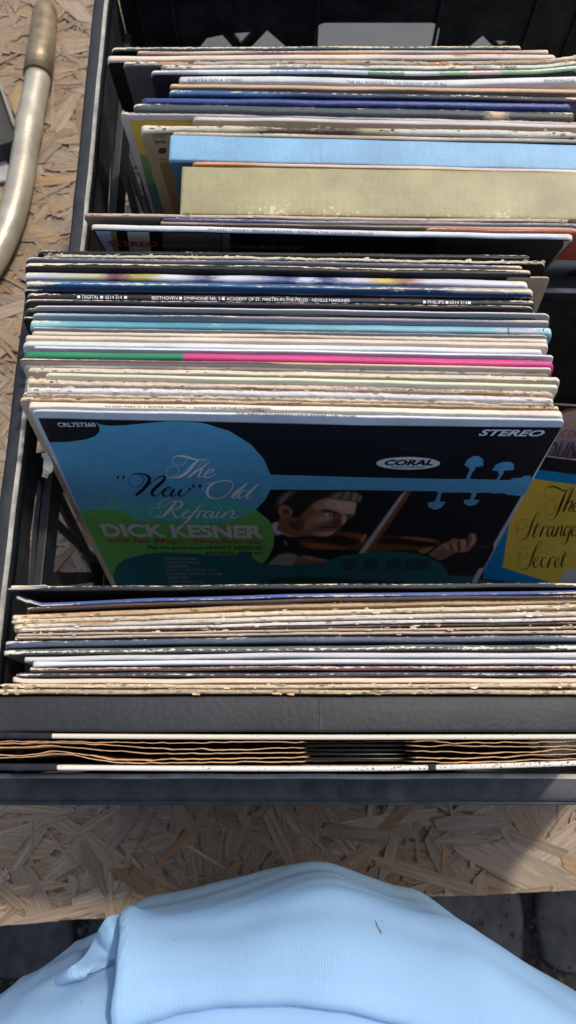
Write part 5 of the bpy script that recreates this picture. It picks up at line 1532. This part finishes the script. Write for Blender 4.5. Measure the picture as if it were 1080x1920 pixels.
def edge_board(name, pts, th, ztop, hgt, m, x_lo, x_hi, proud=0.0):
    """upright board whose top edge follows photo points"""
    P = [ainv @ at(x, y, ztop) for x, y in [tuple(p) for p in catmull(pts, 10)]]
    P = [p for p in P if x_lo <= p.x <= x_hi]
    t = (at(540, pts[0][1] - th / 2, ztop) - at(540, pts[0][1] + th / 2, ztop)).length / 2 + proud
    bm = bmesh.new(); rows = []
    for i, p in enumerate(P):
        w = .0003 * noise.noise(Vector((p.x * 50, th, ztop * 9)))
        rows.append([bm.verts.new(p + Vector((0, dy, dz + proud + (w if dz > -.01 else 0)))) for dy, dz in
                     ((-t, -hgt), (-t, -.0008), (-t * .6, -.0001), (0, .0001), (t * .6, -.0001), (t, -.0008), (t, -hgt))])
    for a, b in zip(rows, rows[1:]):
        for j in range(6):
            bm.faces.new((a[j], b[j], b[j + 1], a[j + 1]))
        bm.faces.new((a[6], b[6], b[0], a[0]))
    bm.faces.new(rows[0]); bm.faces.new(rows[-1])
    return bm_obj(name, bm, m, alb)
EDGE_M = speckled('cream_board_edge', S(214, 202, 180), S(180, 156, 122), .0)
EDGE_D = speckled('speckled_board_edge', S(222, 212, 194), S(44, 42, 42), .04)
CLOTH = flat('black_book_cloth', S(36, 38, 44), .8, .25, 200, .25, 0, .5, 900)
backp = [(-60, 1378), (120, 1380), (400, 1381.5), (700, 1382), (1140, 1381)]
frontp = [(-60, 1438), (130, 1439.5), (400, 1441), (700, 1441), (900, 1437), (1140, 1429)]
edge_board('cover_board', backp, 9, .315, .30, EDGE_M, -1, 1)
edge_board('cover_board', frontp, 9.5, .315, .30, EDGE_D, -1, 1)
edge_board('cloth_corner', backp, 9, .315, .29, CLOTH, -1, (ainv @ ax(121, 1380)).x, .0004)
edge_board('cloth_corner', frontp, 9.5, .315, .29, CLOTH, -1, (ainv @ ax(131, 1440)).x, .0004)
xm = (ainv @ ax(809, 1440)).x
edge_board('tape_mark', [(790, 1439.6), (800, 1439.3), (806, 1439), (812, 1438.8), (820, 1438.5), (830, 1438)], 9.5, .315, .01, CLOTH, xm - .002, xm + .002, .0003)
KRAFT = flat('brown_sleeve_paper', S(206, 164, 116), .85, .2, 60, .15, 0, .4, 260)
xg0, xg1 = (ainv @ ax(572, 1410)).x, (ainv @ ax(772, 1410)).x
sheets = [
    [(-60, 1389), (150, 1391), (300, 1393), (480, 1391), (560, 1391.5), (780, 1390), (900, 1393), (1140, 1389)],
    [(-60, 1397), (60, 1392.5), (180, 1395), (290, 1403), (420, 1406), (560, 1402), (790, 1398), (1000, 1400), (1140, 1396)],
    [(-60, 1402), (40, 1401), (110, 1399), (220, 1409), (330, 1413), (560, 1411.5), (790, 1408), (920, 1412.5), (1140, 1401)],
    [(-60, 1411), (40, 1417), (100, 1408), (180, 1419), (230, 1425), (400, 1423), (560, 1421), (780, 1420.5), (860, 1423), (1000, 1416), (1140, 1412)],
    [(-60, 1421), (40, 1420), (110, 1413.5), (200, 1427), (240, 1431), (400, 1429.5), (560, 1428.5), (780, 1428), (860, 1430), (1140, 1420)]]
for si, pts in enumerate(sheets):
    V, Fc = [], []
    P = [ainv @ at(x, y, .312) for x, y in [tuple(p) for p in catmull(pts, 40)]]
    for p in P:
        jx = .003 * noise.noise(Vector((si * 3.1, 2, 5)))
        d0 = max(0, min(1, (p.x - xg0 - jx + .001) / .003)); d1 = max(0, min(1, (xg1 + jx + .001 - p.x) / .002))
        dip = .022 * min(d0 * d0 * (3 - 2 * d0), d1 * d1 * (3 - 2 * d1))
        zt = p.z - dip + .0022 * noise.noise(Vector((p.x * 16, si * 2.0, 9))) + .0009 * noise.noise(Vector((p.x * 60, si, 0))) + .0004 * noise.noise(Vector((p.x * 300, si, 3)))
        p = p + Vector((0, .0007 * noise.noise(Vector((p.x * 75, si * 5, 1))) + .0004 * noise.noise(Vector((p.x * 190, si * 5, 4))), 0))
        for z, k in ((zt, 1), (zt - .012, .8), (zt - .05, .45), (.004, .3)):
            V.append((p.x, p.y * k + (1 - k) * (ainv @ ax(540, 1393 + si * 8.6)).y, z))
    n = len(P)
    for i in range(n - 1):
        for j in range(3):
            Fc.append((i * 4 + j, (i + 1) * 4 + j, (i + 1) * 4 + j + 1, i * 4 + j + 1))
    o = mesh_obj('paper_sleeve', V, Fc, KRAFT, alb, None, None, True)
    so_ = o.modifiers.new('thickness', 'SOLIDIFY'); so_.thickness = .00035; so_.offset = 0
DISC = flat('black_shellac', S(20, 20, 22), .3, .15, 90, .5)
dmesh = None
for k in range(4):
    bm = bmesh.new()
    rings = []
    for rad_, yy in ((.0035, -.0009), (.05, -.0009), (.1245, -.0009), (.126, -.0004), (.126, .0004), (.1245, .0009), (.05, .0009), (.0035, .0009)):
        rings.append([bm.verts.new((rad_ * math.cos(2 * math.pi * a_ / 96), yy, rad_ * math.sin(2 * math.pi * a_ / 96))) for a_ in range(96)])
    if dmesh is None:
        for a, b in zip(rings, rings[1:] + rings[:1]):
            for j in range(96):
                bm.faces.new((a[j], a[(j + 1) % 96], b[(j + 1) % 96], b[j])).smooth = True
        o = bm_obj('disc', bm, DISC, alb); dmesh = o.data
    else:
        bm.free(); o = bpy.data.objects.new('disc', dmesh); COL.objects.link(o); o.parent = alb
    o.location = ainv @ Vector((ax(672, 1400).x + .002 * (k % 2), ax(540, 1397.5 + 8.7 * k).y, .300 - .126 - .001 * (k % 3)))
# torn scraps on two sleeves
def scrap(q, name, pxs, z, m):
    bm = bmesh.new()
    P = [q.inv @ at(x, y, z + dz) for x, y, dz in pxs]
    bm.faces.new([bm.verts.new(p) for p in P])
    bmesh.ops.subdivide_edges(bm, edges=list(bm.edges), cuts=3)
    for v in bm.verts: v.co += Vector((noise.noise(v.co * 300), noise.noise(v.co * 300 + Vector((5, 0, 0))), noise.noise(v.co * 300 + Vector((9, 0, 0))))) * .0009
    bmesh.ops.triangulate(bm, faces=list(bm.faces))
    o = bm_obj(name, bm, m, q.root)
    s_ = o.modifiers.new('thickness', 'SOLIDIFY'); s_.thickness = .0004
    return o
TORN = flat('torn_paper', S(226, 210, 178), .9, .2, 200, .1)
scrap(f1, 'torn_flap', [(14, 1104, 0), (48, 1100, .002), (88, 1097, .003), (90, 1103, .001), (40, 1107, 0)], .3155, TORN)
scrap(m28, 'torn_paper', [(79, 852, 0), (88, 848, 0), (100, 872, -.012), (97, 884, -.01), (88, 897, -.02), (79, 893, -.018), (81, 870, -.01)], .27, TORN)

cr_ = box.inv @ at(602, 1338, .3152)
bm = bmesh.new()
add_box(bm, (cr_.x - .0009, -box.t / 2 + .001, box.h - .0006), (cr_.x + .0009, box.t / 2 - .001, box.h + .00025), .0002)
bm_obj('spine_crease', bm, flat('creased_card', S(54, 56, 60), .6, .3, 300, .3), box.root)
